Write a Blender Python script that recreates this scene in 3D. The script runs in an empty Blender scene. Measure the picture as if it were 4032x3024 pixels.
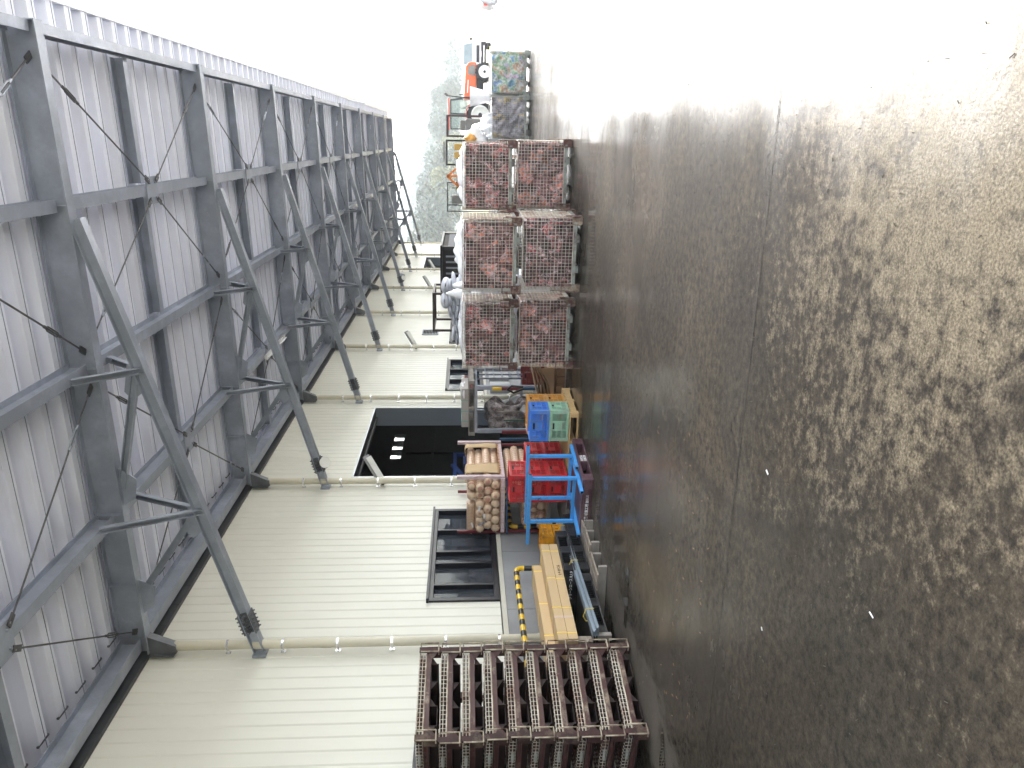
import bpy, bmesh, math, random
from mathutils import Vector, Matrix
random.seed(7)
S = bpy.context.scene
R = math.radians

# ------------------------------------------------------------------ camera
CAM_H = 1.70
PITCH = R(3.607)
YAW = R(17.753)
fwd = Vector((-math.sin(YAW) * math.cos(PITCH), math.cos(YAW) * math.cos(PITCH), -math.sin(PITCH)))
right = Vector((math.cos(YAW), math.sin(YAW), 0))
upv = right.cross(fwd)
cam_d = bpy.data.cameras.new('camera')
cam = bpy.data.objects.new('camera', cam_d)
S.collection.objects.link(cam)
# the phone was held on its side: the top of the world points to the left edge of the picture
rot = Matrix((-upv, right, -fwd)).transposed()
cam.matrix_world = Matrix.Translation((0, 0, CAM_H)) @ rot.to_4x4()
cam_d.sensor_width = 36.0
cam_d.lens = 36.0 * 3030.0 / 4032.0
cam_d.clip_start = 0.05
cam_d.clip_end = 3000
S.camera = cam

# ------------------------------------------------------------------ light
SUN_EL, SUN_AZ = R(33), R(14)      # azimuth clockwise from +Y
w = bpy.data.worlds.new('World'); S.world = w; w.use_nodes = True
nt = w.node_tree; nt.nodes.clear()
wo = nt.nodes.new('ShaderNodeOutputWorld'); bg = nt.nodes.new('ShaderNodeBackground')
sky = nt.nodes.new('ShaderNodeTexSky'); sky.sky_type = 'NISHITA'; sky.sun_disc = False
sky.sun_elevation = SUN_EL; sky.sun_rotation = SUN_AZ
sky.air_density = 1.0; sky.dust_density = 4.0; sky.ozone_density = 1.0
hs = nt.nodes.new('ShaderNodeHueSaturation'); hs.inputs['Saturation'].default_value = 0.30
nt.links.new(sky.outputs[0], hs.inputs['Color']); nt.links.new(hs.outputs[0], bg.inputs['Color'])
bg.inputs['Strength'].default_value = 0.15
nt.links.new(bg.outputs[0], wo.inputs['Surface'])
sd = bpy.data.lights.new('sun', 'SUN'); sd.energy = 1.2; sd.angle = R(22); sd.color = (1, 0.97, 0.92)
so = bpy.data.objects.new('sun', sd); S.collection.objects.link(so)
sdir = Vector((math.sin(SUN_AZ) * math.cos(SUN_EL), math.cos(SUN_AZ) * math.cos(SUN_EL), math.sin(SUN_EL)))
so.rotation_euler = (-sdir).to_track_quat('-Z', 'Y').to_euler(); so.location = (12, 5, 14)
S.view_settings.view_transform = 'Standard'; S.view_settings.look = 'None'
S.view_settings.gamma = 1.0
S.view_settings.exposure = 2.65
S.cycles.use_denoising = True
S.cycles.max_bounces = 8
S.cycles.volume_bounces = 1
S.cycles.volume_step_rate = 5.0

# ------------------------------------------------------------------ materials
def srgb(r, g, b):
    f = lambda c: ((c / 255 + 0.055) / 1.055) ** 2.4 if c / 255 > 0.04045 else c / 255 / 12.92
    return (f(r), f(g), f(b), 1)
def newmat(name):
    m = bpy.data.materials.new(name); m.use_nodes = True
    n = m.node_tree; n.nodes.clear()
    o = n.nodes.new('ShaderNodeOutputMaterial'); p = n.nodes.new('ShaderNodeBsdfPrincipled')
    n.links.new(p.outputs[0], o.inputs[0])
    return m, n, p
def tex(n, kind='ShaderNodeTexNoise', scale=5, detail=4, rough=0.6, coord='Object', stretch=None):
    tc = n.nodes.new('ShaderNodeTexCoord'); t = n.nodes.new(kind)
    src = tc.outputs[coord]
    if coord == 'Object':      # every copy gets its own piece of the pattern
        oi = n.nodes.new('ShaderNodeObjectInfo'); va = n.nodes.new('ShaderNodeVectorMath'); va.operation = 'ADD'
        n.links.new(src, va.inputs[0]); n.links.new(oi.outputs['Location'], va.inputs[1]); src = va.outputs[0]
    if stretch:
        mp = n.nodes.new('ShaderNodeMapping'); mp.inputs['Scale'].default_value = stretch
        n.links.new(src, mp.inputs[0]); src = mp.outputs[0]
    n.links.new(src, t.inputs['Vector']); t.inputs['Scale'].default_value = scale
    if 'Detail' in t.inputs: t.inputs['Detail'].default_value = detail
    if 'Roughness' in t.inputs and kind == 'ShaderNodeTexNoise': t.inputs['Roughness'].default_value = rough
    return t
def ramp(n, src, stops):
    r = n.nodes.new('ShaderNodeValToRGB'); e = r.color_ramp.elements
    while len(e) < len(stops): e.new(0.5)
    for i, (p, c) in enumerate(stops):
        e[i].position = p; e[i].color = c if len(c) == 4 else (*c, 1)
    n.links.new(src, r.inputs[0]); return r
def mixc(n, fac, a, b, mode='MIX'):
    m = n.nodes.new('ShaderNodeMix'); m.data_type = 'RGBA'; m.blend_type = mode
    for sock, v in ((m.inputs[0], fac), (m.inputs[6], a), (m.inputs[7], b)):
        if hasattr(v, 'is_linked'): n.links.new(v, sock)
        else: sock.default_value = v
    return m.outputs[2]
def bump(n, p, src, strength=0.3, dist=0.01):
    b = n.nodes.new('ShaderNodeBump'); b.inputs['Strength'].default_value = strength
    b.inputs['Distance'].default_value = dist
    n.links.new(src, b.inputs['Height']); n.links.new(b.outputs[0], p.inputs['Normal'])
def mat(name, c, rough=0.5, metal=0.0, var=0.15, scale=6, bmp=0.0, dirt=None, dirt_scale=3, dirt_amt=0.5, stretch=None, coat=0.0, rvar=0.15):
    """base colour broken up by noise, an optional second colour in blotches (rust, dirt, paint loss)"""
    m, n, p = newmat(name)
    c = (*c[:3], 1)
    t = tex(n, scale=scale, detail=6, stretch=stretch)
    lo = tuple(max(0, x * (1 - var)) for x in c[:3]); hi = tuple(min(1, x * (1 + var)) for x in c[:3])
    col = ramp(n, t.outputs[0], [(0.3, lo), (0.7, hi)]).outputs[0]
    if dirt:
        t2 = tex(n, scale=dirt_scale, detail=8, rough=0.7, stretch=stretch)
        f = ramp(n, t2.outputs[0], [(0.5 - 0.25 * dirt_amt + .05, (0, 0, 0)), (0.78 - 0.25 * dirt_amt, (1, 1, 1))]).outputs[0]
        col = mixc(n, f, col, (*dirt[:3], 1))
    n.links.new(col, p.inputs['Base Color'])
    p.inputs['Metallic'].default_value = metal
    mr = n.nodes.new('ShaderNodeMapRange'); n.links.new(t.outputs[0], mr.inputs[0])
    mr.inputs[3].default_value = max(0.03, rough - rvar); mr.inputs[4].default_value = min(1, rough + rvar)
    n.links.new(mr.outputs[0], p.inputs['Roughness'])
    if coat: p.inputs['Coat Weight'].default_value = coat
    if bmp: bump(n, p, t.outputs[0], bmp, 0.01)
    return m

RUST = (0.07, 0.022, 0.016)
MT = {}
MT['steel'] = mat('galvanised_steel', (0.40, 0.43, 0.51), 0.45, 0.35, 0.28, 3.2, 0.05, dirt=(0.30, 0.33, 0.39), dirt_scale=1.3, dirt_amt=0.8)
MT['steel_dark'] = mat('dark_steel', (0.12, 0.127, 0.145), 0.5, 0.2, 0.3, 5)
MT['rod'] = mat('rod_steel', (0.10, 0.10, 0.105), 0.45, 0.5, 0.3, 9)
MT['roof'] = mat('folded_roof_sheet', (0.82, 0.84, 0.95), 0.42, 0.0, 0.06, 1.2, 0, dirt=(0.74, 0.75, 0.82), dirt_scale=0.9, dirt_amt=0.5, stretch=(0.6, 3, 1))
MT['fascia'] = mat('dark_fascia_panel', (0.040, 0.043, 0.05), 0.5, 0.1, 0.25, 2)
MT['gutter'] = mat('pale_gutter_plastic', (0.75, 0.76, 0.80), 0.35, 0, 0.05, 3)
MT['cream_trim'] = mat('cream_trim', (0.52, 0.50, 0.43), 0.45, 0.05, 0.06, 3)
MT['spout'] = mat('cream_pvc_pipe', (0.62, 0.58, 0.47), 0.4, 0, 0.05, 2, dirt=(0.47, 0.43, 0.34), dirt_scale=1.2, dirt_amt=0.3, stretch=(1, 1, 0.3))
MT['alu'] = mat('aluminium', (0.55, 0.57, 0.60), 0.35, 0.7, 0.1, 5, stretch=(1, 0.2, 1))
MT['frame_grey'] = mat('grey_blue_jamb', (0.20, 0.225, 0.265), 0.45, 0.1, 0.08, 1.0)
MT['black_frame'] = mat('black_window_frame', (0.009, 0.010, 0.016), 0.35, 0.2, 0.2, 5)
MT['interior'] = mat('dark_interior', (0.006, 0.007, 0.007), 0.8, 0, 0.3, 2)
MT['blue_machine'] = mat('blue_machine_paint', (0.01, 0.035, 0.16), 0.5, 0, 0.2, 4)
MT['rusty'] = mat('red_oxide_rust', (0.045, 0.015, 0.014), 0.6, 0.1, 0.5, 9, 0.25, dirt=(0.22, 0.17, 0.12), dirt_scale=4, dirt_amt=0.12)
MT['beam_wear'] = mat('bare_worn_beam', (0.40, 0.33, 0.24), 0.5, 0.1, 0.3, 8, 0.2, dirt=(0.060, 0.022, 0.020), dirt_scale=3.5, dirt_amt=1.25)
MT['foot_mix'] = mat('worn_foot_paint', (0.42, 0.35, 0.26), 0.5, 0.1, 0.3, 8, 0.2, dirt=(0.10, 0.038, 0.034), dirt_scale=6, dirt_amt=0.95)
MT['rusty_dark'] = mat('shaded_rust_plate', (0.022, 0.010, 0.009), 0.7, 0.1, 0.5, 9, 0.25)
MT['rusty_beam'] = mat('worn_rusty_beam', (0.075, 0.026, 0.024), 0.55, 0.1, 0.5, 6, 0.25, dirt=(0.22, 0.175, 0.125), dirt_scale=4.5, dirt_amt=0.0)
MT['rust_pale'] = mat('worn_bare_rail', (0.48, 0.42, 0.32), 0.5, 0.3, 0.3, 14, 0.2, dirt=RUST, dirt_scale=5, dirt_amt=0.45)
MT['wire'] = mat('worn_wire', (0.66, 0.61, 0.52), 0.5, 0.1, 0.2, 18, 0, dirt=(0.30, 0.14, 0.09), dirt_scale=5, dirt_amt=0.3)
MT['wire_dark'] = mat('dark_wire', (0.07, 0.06, 0.05), 0.6, 0.3, 0.4, 18, 0, dirt=(0.07, 0.025, 0.02), dirt_scale=9, dirt_amt=0.8)
MT['wire_far'] = mat('galvanised_wire', (0.42, 0.42, 0.39), 0.5, 0.4, 0.2, 18)
MT['grey_rail'] = mat('grey_green_rail', (0.30, 0.32, 0.29), 0.55, 0.1, 0.2, 8, 0.1, dirt=RUST, dirt_scale=6, dirt_amt=0.35)
MT['blue_steel'] = mat('sky_blue_paint', (0.07, 0.34, 0.78), 0.42, 0, 0.10, 5, 0, dirt=(0.10, 0.13, 0.17), dirt_scale=9, dirt_amt=0.1)
MT['crate_blue'] = mat('blue_crate_plastic', (0.07, 0.26, 0.85), 0.42, 0, 0.08, 6, 0, dirt=(0.16, 0.27, 0.5), dirt_scale=7, dirt_amt=0.45)
MT['crate_green'] = mat('pale_green_crate_plastic', (0.38, 0.66, 0.48), 0.45, 0, 0.07, 6, 0, dirt=(0.36, 0.45, 0.36), dirt_scale=7, dirt_amt=0.45)
MT['crate_yellow'] = mat('orange_yellow_crate_plastic', (0.75, 0.36, 0.07), 0.45, 0, 0.08, 6, 0, dirt=(0.5, 0.3, 0.12), dirt_scale=6, dirt_amt=0.3)
MT['crate_yellow2'] = mat('strong_yellow_crate_plastic', (0.72, 0.33, 0.015), 0.4, 0, 0.08, 6, 0, dirt=(0.2, 0.12, 0.05), dirt_scale=8, dirt_amt=0.2)
MT['crate_red'] = mat('red_crate_plastic', (0.62, 0.02, 0.03), 0.42, 0, 0.1, 6, 0, dirt=(0.36, 0.07, 0.06), dirt_scale=7, dirt_amt=0.5)
MT['crate_maroon'] = mat('faded_red_crate_plastic', (0.22, 0.04, 0.035), 0.5, 0, 0.2, 6)
MT['hole'] = mat('dark_recess', (0.015, 0.012, 0.012), 0.8, 0, 0.1, 6)
MT['purple'] = mat('purple_brown_plastic', (0.085, 0.035, 0.05), 0.45, 0, 0.12, 5, 0.05, dirt=(0.17, 0.11, 0.12), dirt_scale=3, dirt_amt=0.35)
MT['black_plastic'] = mat('black_pallet_plastic', (0.012, 0.012, 0.014), 0.38, 0, 0.3, 7, 0, dirt=(0.06, 0.06, 0.06), dirt_scale=5, dirt_amt=0.3)
MT['white_paint'] = mat('white_lettering', (0.8, 0.8, 0.8), 0.5, 0, 0.04, 20)
MT['ink'] = mat('black_ink', (0.02, 0.02, 0.02), 0.6, 0, 0.04, 20)
MT['card'] = mat('cardboard', (0.54, 0.385, 0.215), 0.75, 0, 0.05, 4, 0.03, stretch=(1, 0.3, 1))
MT['card_dull'] = mat('dull_cardboard', (0.36, 0.245, 0.15), 0.8, 0, 0.12, 4, 0.05)
MT['card_brown'] = mat('brown_cardboard', (0.25, 0.155, 0.09), 0.8, 0, 0.12, 6, 0.05)
MT['tape'] = mat('clear_parcel_tape', (0.62, 0.47, 0.36), 0.2, 0, 0.05, 6)
MT['strap_yellow'] = mat('yellow_strap', (0.85, 0.62, 0.08), 0.4, 0, 0.05, 6)
MT['strap_green'] = mat('green_strap', (0.10, 0.38, 0.30), 0.4, 0, 0.05, 6)
MT['wood_new'] = mat('fresh_pine', (0.62, 0.42, 0.20), 0.65, 0, 0.13, 3, 0.05, stretch=(1, 6, 6))
MT['wood_old'] = mat('weathered_grey_wood', (0.34, 0.285, 0.235), 0.8, 0, 0.3, 3, 0.3, dirt=(0.20, 0.165, 0.13), dirt_scale=4, dirt_amt=0.5, stretch=(1, 5, 5))
MT['wood_grey'] = mat('grey_wood', (0.26, 0.235, 0.21), 0.8, 0, 0.25, 3, 0.3, stretch=(2, 5, 5))
MT['lumber'] = mat('pinkish_painted_board', (0.62, 0.50, 0.52), 0.7, 0, 0.12, 6, 0.1, dirt=(0.33, 0.17, 0.15), dirt_scale=6, dirt_amt=0.3, stretch=(3, 3, 0.6))
MT['lumber_or'] = mat('bare_pine_slats', (0.55, 0.33, 0.20), 0.7, 0, 0.3, 12, 0.1)
MT['maroon'] = mat('maroon_post_paint', (0.14, 0.022, 0.03), 0.5, 0, 0.15, 8)
MT['navy'] = mat('navy_post_paint', (0.03, 0.085, 0.17), 0.5, 0, 0.15, 8)
MT['bag_white'] = mat('white_plastic_sack', (0.72, 0.74, 0.80), 0.4, 0, 0.05, 5, 0.25)
MT['film'] = mat('white_plastic_film', (0.85, 0.85, 0.87), 0.25, 0, 0.04, 8, 0.5)
MT['yellow'] = mat('safety_yellow', (0.78, 0.50, 0.03), 0.35, 0, 0.06, 8, 0, dirt=(0.45, 0.3, 0.08), dirt_scale=12, dirt_amt=0.15)
MT['black_tape'] = mat('black_band', (0.015, 0.015, 0.017), 0.35, 0, 0.1, 8)
MT['lamp_grey'] = mat('lamp_housing', (0.36, 0.37, 0.38), 0.4, 0.2, 0.05, 6)
MT['lamp_white'] = mat('lamp_diffuser', (0.8, 0.8, 0.78), 0.3, 0, 0.03, 6)
MT['orange'] = mat('tractor_orange', (0.80, 0.13, 0.03), 0.35, 0, 0.06, 4, coat=0.4)
MT['tractor_red'] = mat('fender_red', (0.62, 0.05, 0.04), 0.35, 0, 0.06, 4, coat=0.4)
MT['orange_mach'] = mat('implement_orange', (0.72, 0.19, 0.03), 0.45, 0, 0.1, 4)
MT['tyre'] = mat('tyre_rubber', (0.03, 0.03, 0.032), 0.8, 0, 0.2, 8, 0.1)
MT['rim'] = mat('wheel_rim', (0.85, 0.85, 0.80), 0.4, 0.2, 0.06, 6)
MT['engine'] = mat('engine_black', (0.025, 0.025, 0.03), 0.5, 0.2, 0.3, 6)
MT['car_white'] = mat('white_car_paint', (0.72, 0.74, 0.76), 0.25, 0.0, 0.03, 2, coat=0.6)
MT['car_silver'] = mat('silver_car_paint', (0.45, 0.46, 0.48), 0.3, 0.5, 0.04, 2, coat=0.6)
MT['chrome'] = mat('bright_trim', (0.7, 0.7, 0.72), 0.2, 0.8, 0.05, 6)
MT['rubber'] = mat('black_hose', (0.02, 0.02, 0.02), 0.4, 0, 0.1, 6)
MT['red_can'] = mat('red_plastic_box', (0.6, 0.03, 0.05), 0.4, 0, 0.1, 6)
MT['mach_yellow'] = mat('yellow_control_box', (0.55, 0.33, 0.08), 0.5, 0, 0.15, 6)
MT['mach_grey'] = mat('grey_engine_cover', (0.22, 0.22, 0.21), 0.5, 0.2, 0.2, 6)
MT['leaf'] = mat('leaf_mass', (0.050, 0.070, 0.062), 0.7, 0, 0.55, 0.35)
MT['leaf_b'] = mat('bamboo_leaf', (0.16, 0.17, 0.08), 0.7, 0, 0.4, 0.4)
MT['hill'] = mat('wooded_slope', (0.05, 0.07, 0.035), 0.9, 0, 0.4, 0.05)
MT['dry_grass'] = mat('dry_field_grass', (0.42, 0.37, 0.20), 0.9, 0, 0.25, 0.25, dirt=(0.24, 0.25, 0.11), dirt_scale=0.08, dirt_amt=0.5, stretch=(1, 3, 1))
MT['water_white'] = mat('label_white', (0.75, 0.76, 0.78), 0.5, 0, 0.1, 60)

def mk_glass(name, c, rough=0.06, alpha=None):
    m, n, p = newmat(name)
    t = tex(n, scale=2, detail=2)
    n.links.new(ramp(n, t.outputs[0], [(0.3, tuple(x * .8 for x in c)), (0.7, c)]).outputs[0], p.inputs['Base Color'])
    p.inputs['Roughness'].default_value = rough; p.inputs['IOR'].default_value = 1.5
    if alpha is not None: p.inputs['Alpha'].default_value = alpha
    return m
MT['glass'] = mk_glass('window_glass', (0.055, 0.065, 0.085), 0.04, 0.6)
MT['glass_car'] = mk_glass('vehicle_glass', (0.30, 0.36, 0.38), 0.05)
MT['glass_cab'] = mk_glass('cab_glass', (0.35, 0.55, 0.52), 0.05, 0.35)

def mk_siding():
    m, n, p = newmat('cream_corrugated_siding')
    t = tex(n, scale=0.8, detail=5, stretch=(1, 1, 0.35))
    c = ramp(n, t.outputs[0], [(0.3, (0.67, 0.655, 0.585)), (0.7, (0.73, 0.72, 0.655))]).outputs[0]
    # pinned dirt specks and scuffs
    v = tex(n, 'ShaderNodeTexVoronoi', scale=3.2, stretch=(1, 1, 1.4))
    sp = ramp(n, v.outputs['Distance'], [(0.03, (1, 1, 1)), (0.065, (0, 0, 0))]).outputs[0]
    c = mixc(n, sp, c, (0.20, 0.17, 0.12, 1))
    n.links.new(c, p.inputs['Base Color']); p.inputs['Roughness'].default_value = 0.42
    return m
MT['siding'] = mk_siding()

def mk_concrete_wall():
    m, n, p = newmat('smooth_grey_concrete')
    t = tex(n, scale=1.2, detail=7); t2 = tex(n, scale=14, detail=4)
    c = ramp(n, t.outputs[0], [(0.3, (0.20, 0.205, 0.21)), (0.7, (0.31, 0.315, 0.325))]).outputs[0]
    n.links.new(c, p.inputs['Base Color']); p.inputs['Roughness'].default_value = 0.55
    bump(n, p, t2.outputs[0], 0.1, 0.004)
    return m
MT['conc_wall'] = mk_concrete_wall()

def mk_ground():
    m, n, p = newmat('wet_worn_concrete')
    def math_(op, x, y=None, clamp=False):
        q = n.nodes.new('ShaderNodeMath'); q.operation = op; q.use_clamp = clamp
        for i, v in enumerate((x, y)):
            if v is None: continue
            if hasattr(v, 'is_linked'): n.links.new(v, q.inputs[i])
            else: q.inputs[i].default_value = v
        return q.outputs[0]
    def rng(src, a, b, c=0.0, d=1.0):
        q = n.nodes.new('ShaderNodeMapRange'); n.links.new(src, q.inputs[0])
        for i, v in enumerate((a, b, c, d)): q.inputs[i + 1].default_value = v
        return q.outputs[0]
    tc = n.nodes.new('ShaderNodeTexCoord'); sx = n.nodes.new('ShaderNodeSeparateXYZ'); n.links.new(tc.outputs['Object'], sx.inputs[0])
    X, Y = sx.outputs[0], sx.outputs[1]
    def dist(cx, cy):
        dx = math_('SUBTRACT', X, cx); dy = math_('SUBTRACT', Y, cy)
        return math_('SQRT', math_('ADD', math_('MULTIPLY', dx, dx), math_('MULTIPLY', dy, dy)))
    a = tex(n, scale=0.5, detail=9, rough=0.62).outputs[0]
    b = tex(n, scale=17, detail=10, rough=0.72).outputs[0]
    b2 = tex(n, scale=5.5, detail=9, rough=0.7).outputs[0]
    c = tex(n, scale=85, detail=4, rough=0.7).outputs[0]
    base = ramp(n, a, [(0.30, (0.022, 0.019, 0.016)), (0.5, (0.042, 0.036, 0.029)), (0.70, (0.082, 0.069, 0.054))]).outputs[0]
    base = mixc(n, 1.0, base, ramp(n, b, [(0.38, (0.50, 0.49, 0.48)), (0.62, (1.65, 1.58, 1.45))]).outputs[0], 'MULTIPLY')
    # dry, lime-bleached concrete: a worn patch by the camera and odd islands elsewhere
    near = rng(dist(0.0, 2.5), 0.4, 2.7, 0.16, -0.12)
    isl = tex(n, scale=0.7, detail=5, rough=0.6).outputs[0]
    dryf = math_('ADD', math_('MULTIPLY', math_('SUBTRACT', isl, 0.5), 0.30), near)
    mixn = math_('ADD', math_('MULTIPLY', b, 0.62), math_('MULTIPLY', b2, 0.38))
    k = math_('ADD', math_('ADD', mixn, dryf), math_('MULTIPLY', math_('SUBTRACT', tex(n, scale=2.2, detail=7, rough=0.7).outputs[0], 0.5), 0.25))
    dm = rng(k, 0.52, 0.66)
    dry_c = ramp(n, c, [(0.3, (0.10, 0.083, 0.056)), (0.7, (0.28, 0.235, 0.165))]).outputs[0]
    col = mixc(n, math_('MULTIPLY', dm, 0.75), base, dry_c)
    # pale dried mud on the strip along the wall
    st = rng(X, -4.1, -4.9)
    sn = ramp(n, tex(n, scale=1.7, detail=8, rough=0.65, stretch=(1, .45, 1)).outputs[0], [(0.46, (0, 0, 0)), (0.54, (1, 1, 1))]).outputs[0]
    col = mixc(n, math_('MULTIPLY', math_('MULTIPLY', st, sn), 0.6), col, (0.17, 0.15, 0.13, 1))
    g = ramp(n, c, [(0.35, (0.70, 0.70, 0.70)), (0.65, (1.2, 1.2, 1.2))]).outputs[0]
    col = mixc(n, 1.0, col, g, 'MULTIPLY')
    # turning tyre track
    r_ = math_('ABSOLUTE', math_('SUBTRACT', dist(1.15, 4.98), 3.42))
    tr_ = rng(math_('ADD', r_, math_('MULTIPLY', math_('SUBTRACT', b2, 0.5), 0.12)), 0.10, 0.02, 0, 0.5)
    col = mixc(n, tr_, col, (0.020, 0.016, 0.013, 1))
    r2 = math_('ABSOLUTE', math_('SUBTRACT', dist(1.15, 4.98), 3.60))
    col = mixc(n, rng(r2, 0.045, 0.01, 0, 0.35), col, (0.035, 0.030, 0.024, 1))
    # open yard beyond the roof edge, painted paler to bounce light under the canopy
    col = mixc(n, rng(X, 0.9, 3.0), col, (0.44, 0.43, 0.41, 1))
    # pits
    v = tex(n, 'ShaderNodeTexVoronoi', scale=13)
    h = ramp(n, v.outputs['Distance'], [(0.08, (1, 1, 1)), (0.24, (0, 0, 0))]).outputs[0]
    em = ramp(n, tex(n, scale=1.3, detail=3).outputs[0], [(0.5, (0, 0, 0)), (0.6, (0.85, 0.85, 0.85))]).outputs[0]
    hm = mixc(n, 1.0, h, em, 'MULTIPLY')
    col = mixc(n, hm, col, (0.040, 0.033, 0.026, 1))
    n.links.new(col, p.inputs['Base Color'])
    # water film
    wet = tex(n, scale=0.55, detail=7, rough=0.65, stretch=(.6, 1, 1)).outputs[0]
    wr = ramp(n, wet, [(0.36, (0.07, 0.07, 0.07)), (0.50, (0.17, 0.17, 0.17)), (0.70, (0.26, 0.26, 0.26))]).outputs[0]
    n.links.new(math_('ADD', wr, rng(Y, 3.0, 7.0, 0.08, 0.0), True), p.inputs['Coat Roughness'])
    cw = ramp(n, tex(n, scale=0.9, detail=8, rough=0.68, stretch=(.5, 1, 1)).outputs[0], [(0.40, (0.16, 0.16, 0.16)), (0.60, (0.75, 0.75, 0.75))]).outputs[0]
    pool = rng(math_('ADD', dist(-3.2, 5.7), math_('MULTIPLY', math_('SUBTRACT', a, 0.5), 2.4)), 0.7, 1.7, 0.55, 0.0)
    n.links.new(math_('ADD', math_('ADD', cw, pool), math_('MULTIPLY', rng(X, -1.0, 1.4, 0.0, 0.5), rng(Y, 2.0, 5.0, 0.35, 1.0)), True), p.inputs['Coat Weight']); p.inputs['Coat IOR'].default_value = 1.42
    p.inputs['Roughness'].default_value = 0.8; p.inputs['Specular IOR Level'].default_value = 0.12
    bb = n.nodes.new('ShaderNodeBump'); bb.inputs['Strength'].default_value = 0.6; bb.inputs['Distance'].default_value = 0.005
    n.links.new(b, bb.inputs['Height'])
    bc = n.nodes.new('ShaderNodeBump'); bc.inputs['Strength'].default_value = 0.35; bc.inputs['Distance'].default_value = 0.003
    n.links.new(c, bc.inputs['Height']); n.links.new(bb.outputs[0], bc.inputs['Normal']); n.links.new(bc.outputs[0], p.inputs['Normal'])
    cb = n.nodes.new('ShaderNodeBump'); cb.inputs['Distance'].default_value = 0.004
    n.links.new(rng(Y, 3.0, 7.5, 0.50, 0.07), cb.inputs['Strength']); n.links.new(b, cb.inputs['Height'])
    cc = n.nodes.new('ShaderNodeBump'); cc.inputs['Distance'].default_value = 0.003
    n.links.new(rng(Y, 3.0, 8.0, 0.30, 0.10), cc.inputs['Strength']); n.links.new(c, cc.inputs['Height'])
    n.links.new(cb.outputs[0], cc.inputs['Normal']); n.links.new(cc.outputs[0], p.inputs['Coat Normal'])
    return m
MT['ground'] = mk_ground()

def mk_contents(name, cols, scale, bmp=0.9):
    m, n, p = newmat(name)
    v = tex(n, 'ShaderNodeTexVoronoi', scale=scale, stretch=(1, 1, 0.7))
    nz = tex(n, scale=scale * 1.3, detail=6, rough=0.7)
    sc_ = n.nodes.new('ShaderNodeSeparateColor'); n.links.new(v.outputs['Color'], sc_.inputs[0])
    r = ramp(n, sc_.outputs[0], [(i / len(cols), c) for i, c in enumerate(cols)])
    r.color_ramp.interpolation = 'CONSTANT'
    g = ramp(n, nz.outputs[0], [(0.35, (0.30, 0.26, 0.26)), (0.62, (1.6, 1.5, 1.5))]).outputs[0]
    c = mixc(n, 1.0, r.outputs[0], g, 'MULTIPLY')
    lf = ramp(n, tex(n, scale=2.6, detail=5, rough=.65).outputs[0], [(0.40, (0.42, 0.40, 0.42)), (0.62, (1.35, 1.25, 1.25))]).outputs[0]
    c = mixc(n, 1.0, c, lf, 'MULTIPLY')
    n.links.new(c, p.inputs['Base Color']); p.inputs['Roughness'].default_value = 0.3
    bump(n, p, nz.outputs[0], bmp, 0.03)
    return m
MT['waste_red'] = mk_contents('crumpled_red_film', [(0.42, 0.09, 0.09), (0.16, 0.04, 0.05), (0.55, 0.22, 0.21), (0.32, 0.27, 0.30), (0.40, 0.07, 0.08), (0.50, 0.42, 0.45), (0.12, 0.06, 0.07)], 8)
MT['waste_red_b'] = mk_contents('crumpled_pink_film', [(0.55, 0.16, 0.12), (0.22, 0.06, 0.06), (0.58, 0.28, 0.26), (0.34, 0.28, 0.31), (0.60, 0.19, 0.10), (0.52, 0.40, 0.43), (0.16, 0.08, 0.09)], 6.5)
MT['waste_mix'] = mk_contents('mixed_colour_film', [(0.45, 0.52, 0.56), (0.10, 0.38, 0.13), (0.66, 0.64, 0.66), (0.62, 0.22, 0.08), (0.70, 0.70, 0.70), (0.08, 0.28, 0.62), (0.55, 0.45, 0.16), (0.5, 0.55, 0.55)], 5.0)
def mk_mix():
    m, n, p = newmat('mixed_colour_film')
    v = tex(n, 'ShaderNodeTexVoronoi', scale=6.5, stretch=(1, 1, .6)); nz = tex(n, scale=9, detail=6, rough=.7)
    hs_ = n.nodes.new('ShaderNodeHueSaturation'); hs_.inputs['Saturation'].default_value = 0.75; hs_.inputs['Value'].default_value = .9; n.links.new(v.outputs['Color'], hs_.inputs['Color'])
    sc_ = n.nodes.new('ShaderNodeSeparateColor'); n.links.new(v.outputs['Color'], sc_.inputs[0])
    f = ramp(n, sc_.outputs[1], [(.40, (.15, .15, .15)), (.45, (.85, .85, .85))]).outputs[0]
    big = ramp(n, tex(n, scale=4.2, detail=3, rough=.6).outputs[0], [(.36, (.10, .34, .60)), (.43, (.66, .68, .70)), (.49, (.12, .42, .16)), (.54, (.62, .64, .62)), (.60, (.68, .30, .08)), (.66, (.70, .70, .72))]).outputs[0]
    c = mixc(n, f, mixc(n, .45, hs_.outputs[0], big), big)
    c = mixc(n, 1.0, c, ramp(n, nz.outputs[0], [(.35, (.4, .4, .4)), (.65, (1.15, 1.15, 1.15))]).outputs[0], 'MULTIPLY')
    n.links.new(c, p.inputs['Base Color']); p.inputs['Roughness'].default_value = .3; bump(n, p, nz.outputs[0], .9, .03); return m
MT['waste_mix'] = mk_mix()
MT['waste_blue'] = mk_contents('blue_grey_film', [(0.28, 0.31, 0.38), (0.42, 0.43, 0.48), (0.18, 0.19, 0.24), (0.48, 0.42, 0.16), (0.34, 0.36, 0.40)], 4.5)
MT['waste_film_clear'] = mk_contents('clear_wrapped_sacks', [(0.36, 0.35, 0.34), (0.48, 0.48, 0.49), (0.28, 0.27, 0.26)], 9)

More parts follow.
